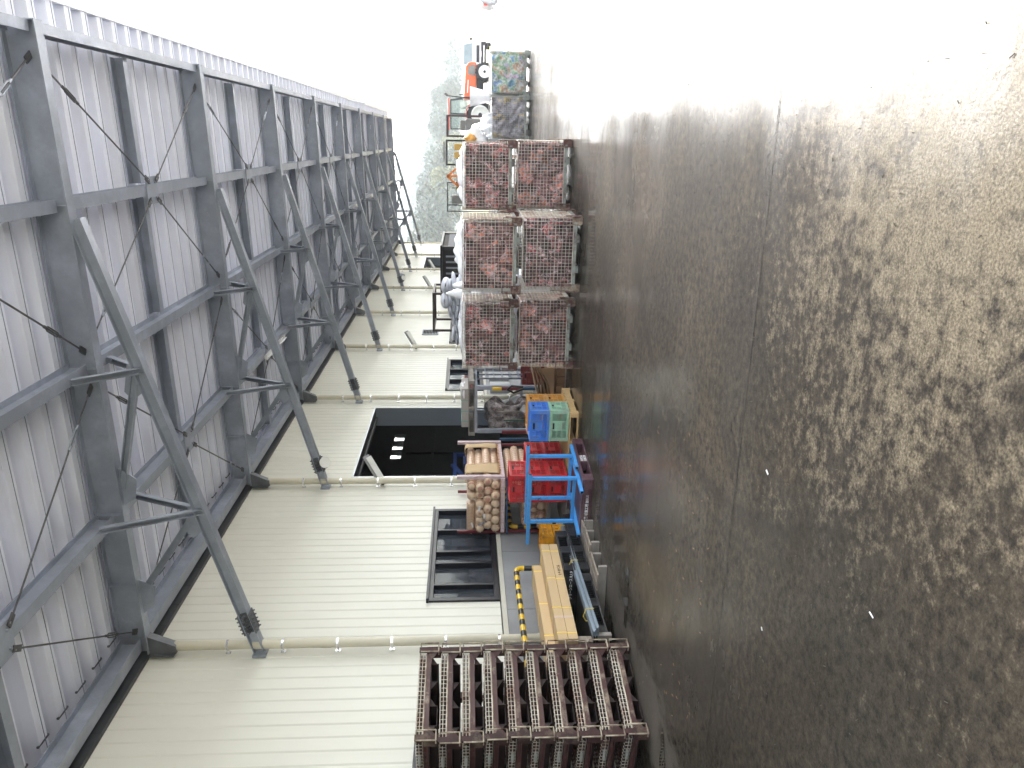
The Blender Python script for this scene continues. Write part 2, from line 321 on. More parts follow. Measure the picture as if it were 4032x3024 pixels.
def mk_paper():
    m, n, p = newmat('brown_wrapping_paper')
    t = tex(n, scale=9, detail=4)
    c = ramp(n, t.outputs[0], [(0.3, (0.60, 0.44, 0.30)), (0.7, (0.72, 0.55, 0.39))]).outputs[0]
    # printed pinkish spiral bands round the roll (object Y runs along it)
    wv = tex(n, 'ShaderNodeTexWave', scale=4.4, detail=0, stretch=(0.35, 1, 0.35))
    wv.bands_direction = 'Y'; wv.inputs['Distortion'].default_value = 0
    f = ramp(n, wv.outputs[0], [(0.80, (0, 0, 0)), (0.92, (0.8, 0.8, 0.8))]).outputs[0]
    c = mixc(n, f, c, (0.42, 0.17, 0.13, 1))
    n.links.new(c, p.inputs['Base Color']); p.inputs['Roughness'].default_value = 0.42
    bump(n, p, t.outputs[0], 0.15, 0.01)
    return m
MT['paper'] = mk_paper()

# ------------------------------------------------------------------ mesh builder
class MB:
    def __init__(s): s.v = []; s.f = []; s.smooth = set()
    def add(s, vs, fs, smooth=False):
        o = len(s.v); s.v += [Vector(v) for v in vs]
        for f in fs:
            if smooth: s.smooth.add(len(s.f))
            s.f.append(tuple(i + o for i in f))
        return s
    def box(s, x0, x1, y0, y1, z0, z1):
        vs = [(x, y, z) for x in (x0, x1) for y in (y0, y1) for z in (z0, z1)]
        return s.add(vs, [(0, 1, 3, 2), (4, 6, 7, 5), (0, 4, 5, 1), (2, 3, 7, 6), (0, 2, 6, 4), (1, 5, 7, 3)])
    def bar(s, p0, p1, w, h, up=(0, 0, 1), off=(0, 0)):
        p0, p1 = Vector(p0), Vector(p1); d = (p1 - p0).normalized(); u = Vector(up)
        a = d.cross(u)
        if a.length < 1e-4: a = d.cross(Vector((0, 1, 0)))
        a.normalize(); b = a.cross(d).normalized()
        q = []
        for p in (p0, p1):
            for i, j in ((-1, -1), (1, -1), (1, 1), (-1, 1)):
                q.append(p + a * (i * w / 2 + off[0]) + b * (j * h / 2 + off[1]))
        return s.add(q, [(0, 1, 2, 3), (7, 6, 5, 4), (0, 4, 5, 1), (1, 5, 6, 2), (2, 6, 7, 3), (3, 7, 4, 0)])
    def hbeam(s, p0, p1, w, h, tf=0.012, tw=0.009, up=(0, 0, 1)):
        s.bar(p0, p1, w, tf, up, (0, -h / 2 + tf / 2)); s.bar(p0, p1, w, tf, up, (0, h / 2 - tf / 2))
        s.bar(p0, p1, tw, h - 2 * tf, up); return s
    def cbeam(s, p0, p1, w, h, t=0.008, up=(0, 0, 1), side=1):
        s.bar(p0, p1, w, t, up, (0, -h / 2 + t / 2)); s.bar(p0, p1, w, t, up, (0, h / 2 - t / 2))
        s.bar(p0, p1, t, h - 2 * t, up, (side * (w / 2 - t / 2), 0)); return s
    def tube(s, p0, p1, r, n=8, r1=None, caps=True, smooth=True):
        p0, p1 = Vector(p0), Vector(p1); d = (p1 - p0).normalized(); r1 = r if r1 is None else r1
        a = d.cross(Vector((0, 0, 1)))
        if a.length < 1e-3: a = Vector((1, 0, 0))
        a.normalize(); b = d.cross(a)
        vs = []
        for p, rr in ((p0, r), (p1, r1)):
            for i in range(n):
                t = 2 * math.pi * i / n + math.pi / n; vs.append(p + a * (rr * math.cos(t)) + b * (rr * math.sin(t)))
        s.add(vs, [(i, (i + 1) % n, n + (i + 1) % n, n + i) for i in range(n)], smooth and n > 5)
        if caps: s.add(vs, [tuple(range(n - 1, -1, -1)), tuple(range(n, 2 * n))])
        return s
    def path(s, pts, r, n=8, closed=False):
        pts = [Vector(p) for p in pts]; N = len(pts); rings = []; prev = None
        for i, p in enumerate(pts):
            if closed: d = (pts[(i + 1) % N] - pts[i - 1]).normalized()
            else: d = (pts[min(i + 1, N - 1)] - pts[max(i - 1, 0)]).normalized()
            a = (prev - d * prev.dot(d)) if prev is not None else d.cross(Vector((0, 0, 1)))
            if a.length < 1e-3: a = d.cross(Vector((0, 1, 0)))
            a.normalize(); prev = a; b = d.cross(a)
            rr = r[i] if isinstance(r, (list, tuple)) else r
            rings.append([p + a * (rr * math.cos(2 * math.pi * k / n)) + b * (rr * math.sin(2 * math.pi * k / n)) for k in range(n)])
        vs = [v for rg in rings for v in rg]; fs = []
        for i in range(N if closed else N - 1):
            j = (i + 1) % N
            fs += [(i * n + k, i * n + (k + 1) % n, j * n + (k + 1) % n, j * n + k) for k in range(n)]
        s.add(vs, fs, True)
        if not closed: s.add(vs, [tuple(range(n - 1, -1, -1)), tuple(range((N - 1) * n, N * n))])
        return s
    def prism(s, poly, axis, a0, a1):
        """poly in the two other axes, extruded along axis ('x','y','z')"""
        def pt(u, v, a): return {'x': (a, u, v), 'y': (u, a, v), 'z': (u, v, a)}[axis]
        n = len(poly); vs = [pt(u, v, a0) for u, v in poly] + [pt(u, v, a1) for u, v in poly]
        return s.add(vs, [(i, (i + 1) % n, n + (i + 1) % n, n + i) for i in range(n)] + [tuple(range(n - 1, -1, -1)), tuple(range(n, 2 * n))])
    def lathe(s, c, prof, axis='y', n=20, fn=None):
        """prof: (along, radius) list"""
        vs = []
        for a, r in prof:
            for k in range(n):
                t = 2 * math.pi * k / n; rr = r * (fn(t, a) if fn else 1)
                x, z = rr * math.cos(t), rr * math.sin(t)
                p = {'y': (c[0] + x, c[1] + a, c[2] + z), 'x': (c[0] + a, c[1] + x, c[2] + z), 'z': (c[0] + x, c[1] + z, c[2] + a)}[axis]
                vs.append(p)
        fs = [(i * n + k, i * n + (k + 1) % n, (i + 1) * n + (k + 1) % n, (i + 1) * n + k) for i in range(len(prof) - 1) for k in range(n)]
        s.add(vs, fs, True)
        s.add(vs, [tuple(range(n - 1, -1, -1)), tuple(range(len(vs) - n, len(vs)))]); return s
    def grid(s, nu, nv, fn, smooth=True):
        vs = [fn(i / nu, j / nv) for i in range(nu + 1) for j in range(nv + 1)]
        return s.add(vs, [(i * (nv + 1) + j, (i + 1) * (nv + 1) + j, (i + 1) * (nv + 1) + j + 1, i * (nv + 1) + j + 1) for i in range(nu) for j in range(nv)], smooth)
    def build(s, name, m, parent=None, bevel=0, loc=None, rz=0.0, local=False):
        """vertices are in world space unless local; stored relative to the parent's (or own) base"""
        me = bpy.data.meshes.new(name)
        vs = s.v
        if parent is not None and not local:
            inv = world(parent).inverted(); vs = [inv @ v for v in vs]
        elif parent is None and loc is not None and not local:
            inv = (Matrix.Translation(loc) @ Matrix.Rotation(rz, 4, 'Z')).inverted(); vs = [inv @ v for v in vs]
        me.from_pydata([tuple(v) for v in vs], [], s.f)
        for i in s.smooth: me.polygons[i].use_smooth = True
        bm = bmesh.new(); bm.from_mesh(me); bmesh.ops.recalc_face_normals(bm, faces=bm.faces); bm.to_mesh(me); bm.free()
        for mm in (m if isinstance(m, (list, tuple)) else [m]): me.materials.append(mm)
        o = bpy.data.objects.new(name, me); S.collection.objects.link(o)
        if parent is not None: o.parent = parent
        elif loc is not None: o.location = loc; o.rotation_euler = (0, 0, rz)
        if bevel:
            b = o.modifiers.new('bevel', 'BEVEL'); b.width = bevel; b.segments = 2; b.limit_method = 'ANGLE'; b.angle_limit = R(40)
        return o
def world(o):
    m = Matrix.Translation(o.location) @ o.rotation_euler.to_matrix().to_4x4()
    return world(o.parent) @ m if o.parent else m
def tag(o, label=None, cat=None, group=None, kind=None):
    for k, v in (('label', label), ('category', cat), ('group', group), ('kind', kind)):
        if v: o[k] = v
    return o
def thing(name, loc, rz, label, cat, group=None):
    o = bpy.data.objects.new(name, None); S.collection.objects.link(o)
    o.location = loc; o.rotation_euler = (0, 0, rz); o.empty_display_size = 0.2
    return tag(o, label, cat, group)
def dup(root, loc, rz, label=None, group=None):
    r = root.copy(); S.collection.objects.link(r); r.location = loc; r.rotation_euler = (0, 0, rz)
    if label: r['label'] = label
    if group: r['group'] = group
    for ch in list(root.children):
        c = ch.copy(); S.collection.objects.link(c); c.parent = r
        for g in list(ch.children):
            d = g.copy(); S.collection.objects.link(d); d.parent = c
    return r
def lettering(txt, size, origin, xdir, ydir, m, parent, name='lettering', sx=1.0, bold=0.0, thick=0.0015, aligned='LEFT', fit=None):
    cu = bpy.data.curves.new('txt', 'FONT'); cu.body = txt; cu.size = size; cu.extrude = thick; cu.offset = bold
    cu.align_x = aligned
    o = bpy.data.objects.new('txt', cu); S.collection.objects.link(o)
    dg = bpy.context.evaluated_depsgraph_get(); me = bpy.data.meshes.new_from_object(o.evaluated_get(dg))
    bpy.data.objects.remove(o); bpy.data.curves.remove(cu)
    x = Vector(xdir).normalized(); y = Vector(ydir).normalized(); z = x.cross(y)
    if fit: sx = fit / max(v.co.x for v in me.vertices)
    M = Matrix((x, y, z)).transposed().to_4x4(); M.translation = Vector(origin)
    me.transform(M @ Matrix.Diagonal((sx, 1, 1, 1)))
    if parent: me.transform(world(parent).inverted())
    me.name = name; me.materials.clear(); me.materials.append(m)
    ob = bpy.data.objects.new(name, me); S.collection.objects.link(ob); ob.parent = parent
    return ob

# ================================================================== SETTING
def sheet(name, x0, x1, y0, y1, z, m, nx=1, ny=1):
    b = MB().grid(nx, ny, lambda u, v: (x0 + (x1 - x0) * u, y0 + (y1 - y0) * v, z), False)
    o = b.build(name, m); tag(o, kind='structure'); return o
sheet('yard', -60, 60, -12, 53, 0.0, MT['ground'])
sheet('field', -1500, 1500, 53, 2500, -0.05, MT['dry_grass'])
sheet('surrounding_ground', -1500, 1500, -1500, 52.99, -0.06, MT['dry_grass'])
def joint(y, slope, seed):
    rnd = random.Random(seed); b = MB(); N = 90; pts = []
    for i in range(N + 1):
        x = -5.9 + 14 * i / N; pts.append((x, y + slope * x + rnd.uniform(-.004, .004), rnd.uniform(.0025, .0055)))
    vs = []; fs = []
    for x, yy, wd in pts: vs += [(x, yy - wd, 0.004), (x, yy + wd, 0.004)]
    for i in range(N): fs.append((2 * i, 2 * i + 2, 2 * i + 3, 2 * i + 1))
    b.add(vs, fs); o = b.build('slab_joint', MT['hole']); tag(o, kind='structure')
joint(4.31, 0.006, 1); joint(7.85, -0.01, 2)

def mk_water():
    m, n, p = newmat('puddle_water')
    p.inputs['Base Color'].default_value = (0.06, 0.05, 0.042, 1); p.inputs['Roughness'].default_value = 0.03
    p.inputs['IOR'].default_value = 1.33
    t = tex(n, scale=2.5, detail=3); bump(n, p, t.outputs[0], 0.12, 0.01)
    c = ramp(n, tex(n, scale=6, detail=3).outputs[0], [(0.3, (0.045, 0.038, 0.03)), (0.7, (0.08, 0.07, 0.055))])
    n.links.new(c.outputs[0], p.inputs['Base Color'])
    return m
MT['water'] = mk_water()
def puddle(cx, cy, rx, ry, seed, rz=0):
    rnd = random.Random(seed); n = 64; ph = [rnd.uniform(0, 6.28) for _ in range(6)]; am = [rnd.uniform(.03, .16) for _ in range(6)]
    vs = [(cx, cy, 0.005)]
    for i in range(n):
        t = 2 * math.pi * i / n; r = 1 + sum(a * math.sin((k + 2) * t + p) for k, (a, p) in enumerate(zip(am, ph)))
        x, y = rx * r * math.cos(t), ry * r * math.sin(t)
        vs.append((cx + x * math.cos(rz) - y * math.sin(rz), cy + x * math.sin(rz) + y * math.cos(rz), 0.005))
    o = MB().add(vs, [(0, 1 + i, 1 + (i + 1) % n) for i in range(n)]).build('puddle', MT['water']); tag(o, kind='structure')
for i, (a, b_, c_, d_, r_) in enumerate([(-4.55, 6.9, .30, .10, .1), (-5.15, 5.15, .28, .12, .3), (-5.5, 7.6, .3, .12, 0)]):
    puddle(a, b_, c_, d_, i + 3, r_)

# ------------------------------------------------------------------ warehouse
WX = -6.0
YK = [8.04 + 4.64 * k for k in range(-3, 9)]           # column lines
Y0, Y1 = YK[0] - 1.2, 46.4
wh = thing('warehouse', (WX, 20, 0), 0, 'long cream corrugated metal warehouse with grey concrete base and open doorway', 'warehouse')
OPEN = [(9.07, 11.73, 1.205, 2.17), (13.10, 16.88, 0.0, 3.72), (18.2, 20.92, 1.205, 2.12), (22.8, 25.5, 1.205, 2.10), (36.6, 40.25, 0.0, 3.62), (4.2, 6.6, 1.205, 2.17)]
PITCH_R = 0.19
def siding(b, ya, yb, za, zb):
    ys = []
    k = math.floor(ya / PITCH_R)
    while k * PITCH_R < yb:
        for d, x in ((0, 0.0), (.145, 0.0), (.158, -.011), (.172, -.011)):
            y = k * PITCH_R + d
            if ya < y < yb: ys.append((y, WX + x))
        k += 1
    ys = [(ya, WX)] + ys + [(yb, WX)]
    vs = []
    for y, x in ys: vs += [(x, y, za), (x, y, zb)]
    b.add(vs, [(2 * i, 2 * i + 2, 2 * i + 3, 2 * i + 1) for i in range(len(ys) - 1)])
b = MB(); ZS, ZT = 1.205, 6.2
cuts = sorted(OPEN); cur = Y0
for (ya, yb, za, zb) in cuts:
    siding(b, cur, ya, ZS, ZT); siding(b, ya, yb, zb, ZT); cur = yb
siding(b, cur, Y1, ZS, ZT)
b.build('corrugated_siding', MT['siding'], wh)
# concrete base in 1.5 m lifts with open joints, behind it the backing wall
b = MB(); trim = MB(); yj = 8.84 - 1.5 * 14
doors = [(13.10, 16.88), (36.6, 40.25)]
def spans(a, c):
    out = [(a, c)]
    for d0, d1 in doors:
        nxt = []
        for s0, s1 in out:
            if d1 <= s0 or d0 >= s1: nxt.append((s0, s1)); continue
            if s0 < d0: nxt.append((s0, d0))
            if s1 > d1: nxt.append((d1, s1))
        out = nxt
    return out
y = yj
while y < Y1:
    for s0, s1 in spans(max(y, Y0), min(y + 1.492, Y1)):
        if s1 > s0: b.box(WX - .16, WX + .02, s0, s1, 0, 1.12)
    y += 1.5
for s0, s1 in spans(Y0, Y1): b.box(WX - .2, WX - .165, s0, s1, 0, 1.19)
b.build('concrete_base', MT['conc_wall'], wh)
for s0, s1 in spans(Y0, Y1):
    trim.box(WX - .1, WX + .045, s0, s1, 1.125, 1.19)
trim.build('base_trim', MT['cream_trim'], wh)
# shell and interior: a deep dark hall
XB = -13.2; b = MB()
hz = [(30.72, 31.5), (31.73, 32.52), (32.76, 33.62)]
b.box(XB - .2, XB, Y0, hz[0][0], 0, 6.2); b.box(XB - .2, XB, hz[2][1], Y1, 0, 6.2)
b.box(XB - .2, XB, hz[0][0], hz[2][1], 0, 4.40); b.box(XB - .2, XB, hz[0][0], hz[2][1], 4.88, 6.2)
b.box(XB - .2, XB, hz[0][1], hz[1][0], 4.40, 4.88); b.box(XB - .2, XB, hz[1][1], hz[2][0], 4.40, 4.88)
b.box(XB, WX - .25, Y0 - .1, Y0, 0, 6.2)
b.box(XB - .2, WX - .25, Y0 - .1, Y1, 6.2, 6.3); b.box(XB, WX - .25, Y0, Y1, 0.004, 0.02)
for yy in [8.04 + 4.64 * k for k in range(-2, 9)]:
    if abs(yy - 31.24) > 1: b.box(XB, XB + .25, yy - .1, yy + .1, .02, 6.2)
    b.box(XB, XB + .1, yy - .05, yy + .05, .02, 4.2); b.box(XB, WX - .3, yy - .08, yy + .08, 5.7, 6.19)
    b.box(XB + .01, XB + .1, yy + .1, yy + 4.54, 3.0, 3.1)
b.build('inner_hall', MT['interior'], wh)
b = MB(); b.box(XB, WX - .003, Y1 + .002, Y1 + .1, 0, 6.2); b.build('end_wall', MT['siding'], wh)
b = MB()
for (a0, a1) in hz: b.box(XB - .12, XB - .09, a0, a1, 4.40, 4.88)
b.build('clerestory_window', mk_glass('clear_pane', (.5, .55, .5), .1, .12), wh)
# fascia strip of dark panels below the roof
b = MB(); y = Y0
while y < Y1:
    b.box(WX + .002, WX + .06, y, min(y + .455, Y1) , 5.44, 5.80); y += 0.46
b.build('fascia_panel', MT['fascia'], wh)
# windows
def window(ya, yb, za, zb, mull, clutter=True):
    f = MB(); d0, d1 = WX - .12, WX + .03
    f.box(d0, d1, ya - .02, ya + .05, za, zb); f.box(d0, d1, yb - .05, yb + .02, za, zb)
    f.box(d0, d1, ya + .05, yb - .05, zb - .055, zb); f.box(d0, d1, ya + .05, yb - .05, za, za + .075)
    f.box(WX - .03, WX + .07, ya - .03, yb + .03, zb + .002, zb + .035)
    for mm in mull: f.box(d0 + .03, d1 - .01, mm - .022, mm + .022, za + .075, zb - .055)
    fo = f.build('window_frame', MT['black_frame'], wh)
    ed = [ya + .05] + list(mull) + [yb - .05]
    for i in range(len(ed) - 1):
        g = MB(); g.box(WX - .055 - .012 * (i % 2), WX - .049 - .012 * (i % 2), ed[i] + .01, ed[i + 1] - .01, za + .06, zb - .04)
        g.build('pane', MT['glass'], fo)
window(9.07, 11.73, 1.205, 2.17, [9.46, 10.04, 10.37, 11.04])
window(18.2, 20.92, 1.205, 2.12, [19.1, 20.0])
window(22.8, 25.5, 1.205, 2.10, [23.7, 24.6])
window(4.2, 6.6, 1.205, 2.17, [5.4])
# loading doorway: deep grey jambs, dark soffit, aluminium edge
def doorway(ya, yb, zt):
    f = MB(); f.box(WX - .42, WX - .005, yb, yb + .03, 0, zt)
    f.build('door_jamb', MT['frame_grey'], wh)
    f = MB(); f.box(WX - .42, WX - .005, ya - .03, ya, 0, zt); f.box(WX - .42, WX - .005, ya, yb, zt, zt + .03)
    f.box(WX - .42, WX - .40, ya, yb, zt + .031, 6.19); f.box(WX - .44, WX - .421, ya - 1.5, ya - .03, 0, 6.1); f.box(WX - .44, WX - .421, yb + .03, yb + 1.5, 0, 6.1); f.box(WX - .24, WX - .20, ya + .02, yb - .02, zt - .04, zt - .003)
    f.build('door_soffit', MT['fascia'], wh)
    f = MB(); f.box(WX - .004, WX + .02, ya - .035, ya, 0, zt + .03); f.box(WX - .004, WX + .02, ya, yb, zt, zt + .03)
    f.box(WX - .004, WX + .02, yb, yb + .03, 0, zt + .03)
    f.build('door_edge_trim', MT['alu'], wh)
doorway(13.10, 16.88, 3.72); doorway(36.6, 40.25, 3.62)
# down pipes
ZK = [5.19 - .655 * i for i in range(8)]
for k, yy in enumerate(YK):
    d = MB(); xs, ys = WX + .12, yy + .02
    d.path([(xs, ys, 5.42), (xs, ys, 4.8), (xs, ys, 2.5), (xs, ys, 0.72), (xs, ys + .02, .66), (xs, ys + .38, .42), (xs, ys + .40, .36), (xs, ys + .40, .02)], .0575, 14)
    d.tube((xs, ys, 5.30), (xs, ys, 5.44), .062, 14); d.tube((xs, ys, 3.30), (xs, ys, 3.42), .0605, 14)
    d.tube((xs, ys + .005, .70), (xs, ys + .005, .78), .061, 14)
    sp = d.build('down_pipe', MT['spout'], wh)
    for z in ZK:
        q = MB(); q.tube((xs, ys, z - .014), (xs, ys, z + .014), .0605, 14)
        q.box(WX + .001, xs - .05, ys - .012, ys + .012, z - .010, z + .010); q.box(WX + .001, WX + .012, ys - .02, ys + .02, z - .03, z + .03)
        q.build('pipe_clip', MT['chrome'], sp)

# things inside the hall
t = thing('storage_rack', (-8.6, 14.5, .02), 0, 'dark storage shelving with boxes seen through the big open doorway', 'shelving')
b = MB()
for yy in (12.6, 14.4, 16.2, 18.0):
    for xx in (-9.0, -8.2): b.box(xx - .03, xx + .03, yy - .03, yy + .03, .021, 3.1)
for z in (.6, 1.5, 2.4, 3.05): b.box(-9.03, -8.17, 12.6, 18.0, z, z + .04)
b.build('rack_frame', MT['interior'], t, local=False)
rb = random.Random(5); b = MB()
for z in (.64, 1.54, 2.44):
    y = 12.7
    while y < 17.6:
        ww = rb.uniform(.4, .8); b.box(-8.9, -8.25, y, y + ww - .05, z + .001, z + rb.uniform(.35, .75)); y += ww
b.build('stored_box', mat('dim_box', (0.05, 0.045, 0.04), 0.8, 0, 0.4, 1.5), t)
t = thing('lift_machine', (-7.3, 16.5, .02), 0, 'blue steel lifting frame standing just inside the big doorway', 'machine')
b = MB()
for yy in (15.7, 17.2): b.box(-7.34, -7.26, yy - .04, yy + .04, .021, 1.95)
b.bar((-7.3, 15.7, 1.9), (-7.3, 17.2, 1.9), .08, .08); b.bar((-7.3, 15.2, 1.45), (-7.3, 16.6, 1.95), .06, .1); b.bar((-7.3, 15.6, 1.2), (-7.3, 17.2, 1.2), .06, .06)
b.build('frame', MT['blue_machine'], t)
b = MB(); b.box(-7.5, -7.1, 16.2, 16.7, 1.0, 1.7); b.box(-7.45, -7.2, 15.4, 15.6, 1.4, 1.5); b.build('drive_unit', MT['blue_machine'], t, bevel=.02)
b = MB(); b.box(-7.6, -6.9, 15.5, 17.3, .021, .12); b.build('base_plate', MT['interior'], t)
# behind window 1: bench with wrapped goods, green panel
t = thing('work_bench', (-6.7, 10.4, .02), 0, 'dark work bench behind the near window', 'bench')
b = MB(); b.box(-7.0, -6.4, 9.1, 11.6, 1.16, 1.22); 
for yy in (9.15, 11.5): b.box(-6.95, -6.45, yy, yy + .06, .021, 1.159)
b.build('bench_top', MT['interior'], t)
t = tag(MB().box(-6.75, -6.70, 10.05, 10.4, 1.221, 2.02).build('plastic_sheet', mat('green_sheet', (.05, .22, .13), .4), loc=(-6.7, 10.2, 1.22)), 'green panel standing upright behind the near window', 'panel')
def blob(c, r, seed, amp=.25, n=24, nz=14, flat=0.0):
    rnd = random.Random(seed); ph = [(rnd.uniform(1, 5), rnd.uniform(1, 5), rnd.uniform(0, 6.3)) for _ in range(7)]
    def fn(u, v):
        th, f = 2 * math.pi * u, math.pi * v
        d = 1 + amp * sum(math.sin(a * th * 1 if False else round(a) * th + p) * math.sin(b_ * f) for a, b_, p in ph) / 3
        z = r[2] * d * math.cos(f)
        if flat and z < -flat * r[2]: z = -flat * r[2]
        return (c[0] + r[0] * d * math.sin(f) * math.cos(th), c[1] + r[1] * d * math.sin(f) * math.sin(th), c[2] + z)
    return MB().grid(n, nz, fn)
for i, (yy, zz, rr) in enumerate([(9.35, 1.40, .17), (9.85, 1.34, .12), (10.6, 1.42, .18)]):
    o = blob((-6.55, yy, zz), (rr * .8, rr, rr), 20 + i, .3).build('plastic_bag', MT['film'], loc=(-6.55, yy, zz)); tag(o, ['crumpled clear plastic bag behind the nearest pane of the near window', 'small plastic bundle behind the near window, next to the green panel', 'plastic bundle behind the far panes of the near window'][i], 'plastic bag')

# wall flood lamps on arms
def flood(y, z, lab):
    t = thing('flood_lamp', (WX, y, z), 0, lab, 'wall lamp', 'flood lamps on the cream wall')
    b = MB(); b.bar((WX, y, z), (WX + .10, y, z - .02), .04, .05); b.bar((WX + .08, y, z - .06), (WX + .12, y, z + .08), .03, .06); b.build('bracket', MT['fascia'], t)
    b = MB(); b.bar((WX + .06, y - .03, z + .02), (WX + .50, y + .14, z + .30), .13, .045, (0, 1, 1)); b.build('housing', MT['lamp_grey'], t, bevel=.012)
    b = MB(); b.bar((WX + .10, y - .035, z + .008), (WX + .48, y + .12, z + .26), .11, .01, (0, 1, 1), (0, -.03)); b.build('lens', MT['lamp_white'], t)
flood(12.80, 3.16, 'pale flood lamp on an arm at the near edge of the big doorway')
flood(22.15, 3.10, 'pale flood lamp on the wall just past the near side of the louvred vent')
flood(31.7, 3.05, 'pale flood lamp between the far doorway and the louvred vent')
flood(36.2, 3.05, 'small pale flood lamp beside the far doorway')
t = thing('louvre_vent', (WX, 24.1, 2.75), 0, 'small dark louvred vent set in the cream wall', 'vent')
b = MB(); b.box(WX - .02, WX + .035, 23.83, 23.86, 2.5, 3.02); b.box(WX - .02, WX + .035, 24.4, 24.43, 2.5, 3.02); b.box(WX - .02, WX + .035, 23.86, 24.4, 2.995, 3.02); b.box(WX - .02, WX + .035, 23.86, 24.4, 2.5, 2.525)
b.build('frame', MT['steel'], t)
b = MB()
for i in range(10): b.bar((WX + .018, 23.86, 2.545 + .048 * i), (WX + .018, 24.4, 2.545 + .048 * i), .03, .01, (.5, 0, 1))
b.build('louvre', MT['lamp_grey'], t)
MB().box(WX + .0005, WX + .002, 23.86, 24.4, 2.525, 2.995).build('backing', MT['hole'], t)

# ------------------------------------------------------------------ canopy
cp = thing('canopy', (WX, 20, 5.4), 0, 'long galvanised steel lean-to canopy with folded sheet roof along the warehouse', 'canopy')
ZB = lambda x: 5.43 + .028 * (x + 6)      # underside of rafters
XT = 0.95
for yy in YK:
    b = MB(); h = .32
    b.hbeam((WX + .07, yy, ZB(WX) + h / 2), (XT, yy, ZB(XT) + h / 2), .15, h, .014, .010)
    b.box(XT, XT + .012, yy - .075, yy + .075, ZB(XT), ZB(XT) + h)
    for x in (-5.0, -4.1, -2.4, -.72): b.box(x - .006, x + .006, yy - .072, yy + .072, ZB(x) + .014, ZB(x) + h - .014)
    b.build('rafter', MT['steel'], cp)
    b = MB()   # end haunch against the wall
    b.prism([(WX + .062, 5.12), (WX + .16, 5.12), (WX + .30, ZB(-5.7) - .003), (WX + .062, ZB(WX) - .003)], 'y', yy - .05, yy + .05)
    b.box(WX + .045, WX + .061, yy - .09, yy + .09, 5.14, 5.42)
    b.build('wall_bracket', MT['steel_dark'], cp)
    # inclined strut under the rafter with its web members
    P0, P1 = Vector((-.85, yy, ZB(-.85) - .03)), Vector((WX + .05, yy, 4.15)); D = (P1 - P0)
    on = lambda x: P0 + D * ((x - P0.x) / D.x)
    b = MB(); b.hbeam(P0, P1, .125, .125, .010, .008); b.box(WX + .002, WX + .03, yy - .085, yy + .085, 4.07, 4.23)
    b.build('strut', MT['steel'], cp)
    q = MB(); s0 = on(-5.42); s1 = on(-5.68); du = D.normalized(); nrm = Vector((0, 1, 0)).cross(du)
    for sgn in (-1, 1): q.bar(s0, s1, .15, .012, (0, 0, 1), (0, sgn * .070)); q.bar(s0, s1, .012, .10, (0, 0, 1), (sgn * .012, 0))
    for i in range(5):
        c = s0 + (s1 - s0) * ((i + .5) / 5)
        for sy in (-.05, .05):
            q.tube(c + Vector((0, sy, 0)) - nrm * .105, c + Vector((0, sy, 0)) + nrm * .105, .011, 6)
        q.tube(c - Vector((0, .095, 0)), c + Vector((0, .095, 0)), .011, 6)
    q.build('bolted_splice', MT['steel_dark'], cp)
    w = MB(); n1, n2 = on(-2.42), on(-4.08)
    w.cbeam(n1 + Vector((0, 0, .05)), (-3.78, yy, ZB(-3.78) - .01), .075, .075, .007)
    w.cbeam(n2 + Vector((0, 0, .05)), (-5.15, yy, ZB(-5.15) - .01), .075, .075, .007)
    w.cbeam(n1, (-2.42, yy, ZB(-2.42)), .075, .075, .007, (1, 0, 0)) if False else None
    for n_, xx in ((n1, -2.42), (n2, -4.08)):
        for sgn in (-1, 1):
            w.cbeam(n_ + Vector((0, 0, -.02)), (xx, yy + sgn * .44, ZB(xx) + .10), .065, .065, .006, (1, 0, 0))
    w.build('web_member', MT['steel'], cp)
    for n_, xe in ((n1, -2.95), (n2, -4.62)):
        g = MB(); g.prism([(n_.x + .10, n_.z - .02), (n_.x - .18, n_.z - .07), (n_.x - .34, n_.z + .12), (n_.x - .24, n_.z + .20), (n_.x + .06, n_.z + .14)], 'y', yy - .006, yy + .006); g.build('gusset', MT['steel'], cp)
    g = MB(); g.prism([(-3.55, ZB(-3.55)), (-4.0, ZB(-4.0)), (-3.92, ZB(-4) - .13), (-3.68, ZB(-4) - .17)], 'y', yy - .006, yy + .006); g.build('gusset', MT['steel'], cp)
    g = MB(); g.prism([(-4.95, ZB(-4.9)), (-5.4, ZB(-5.4)), (-5.30, ZB(-5.4) - .13), (-5.05, ZB(-5.4) - .17)], 'y', yy - .006, yy + .006)
    g.build('gusset', MT['steel'], cp)
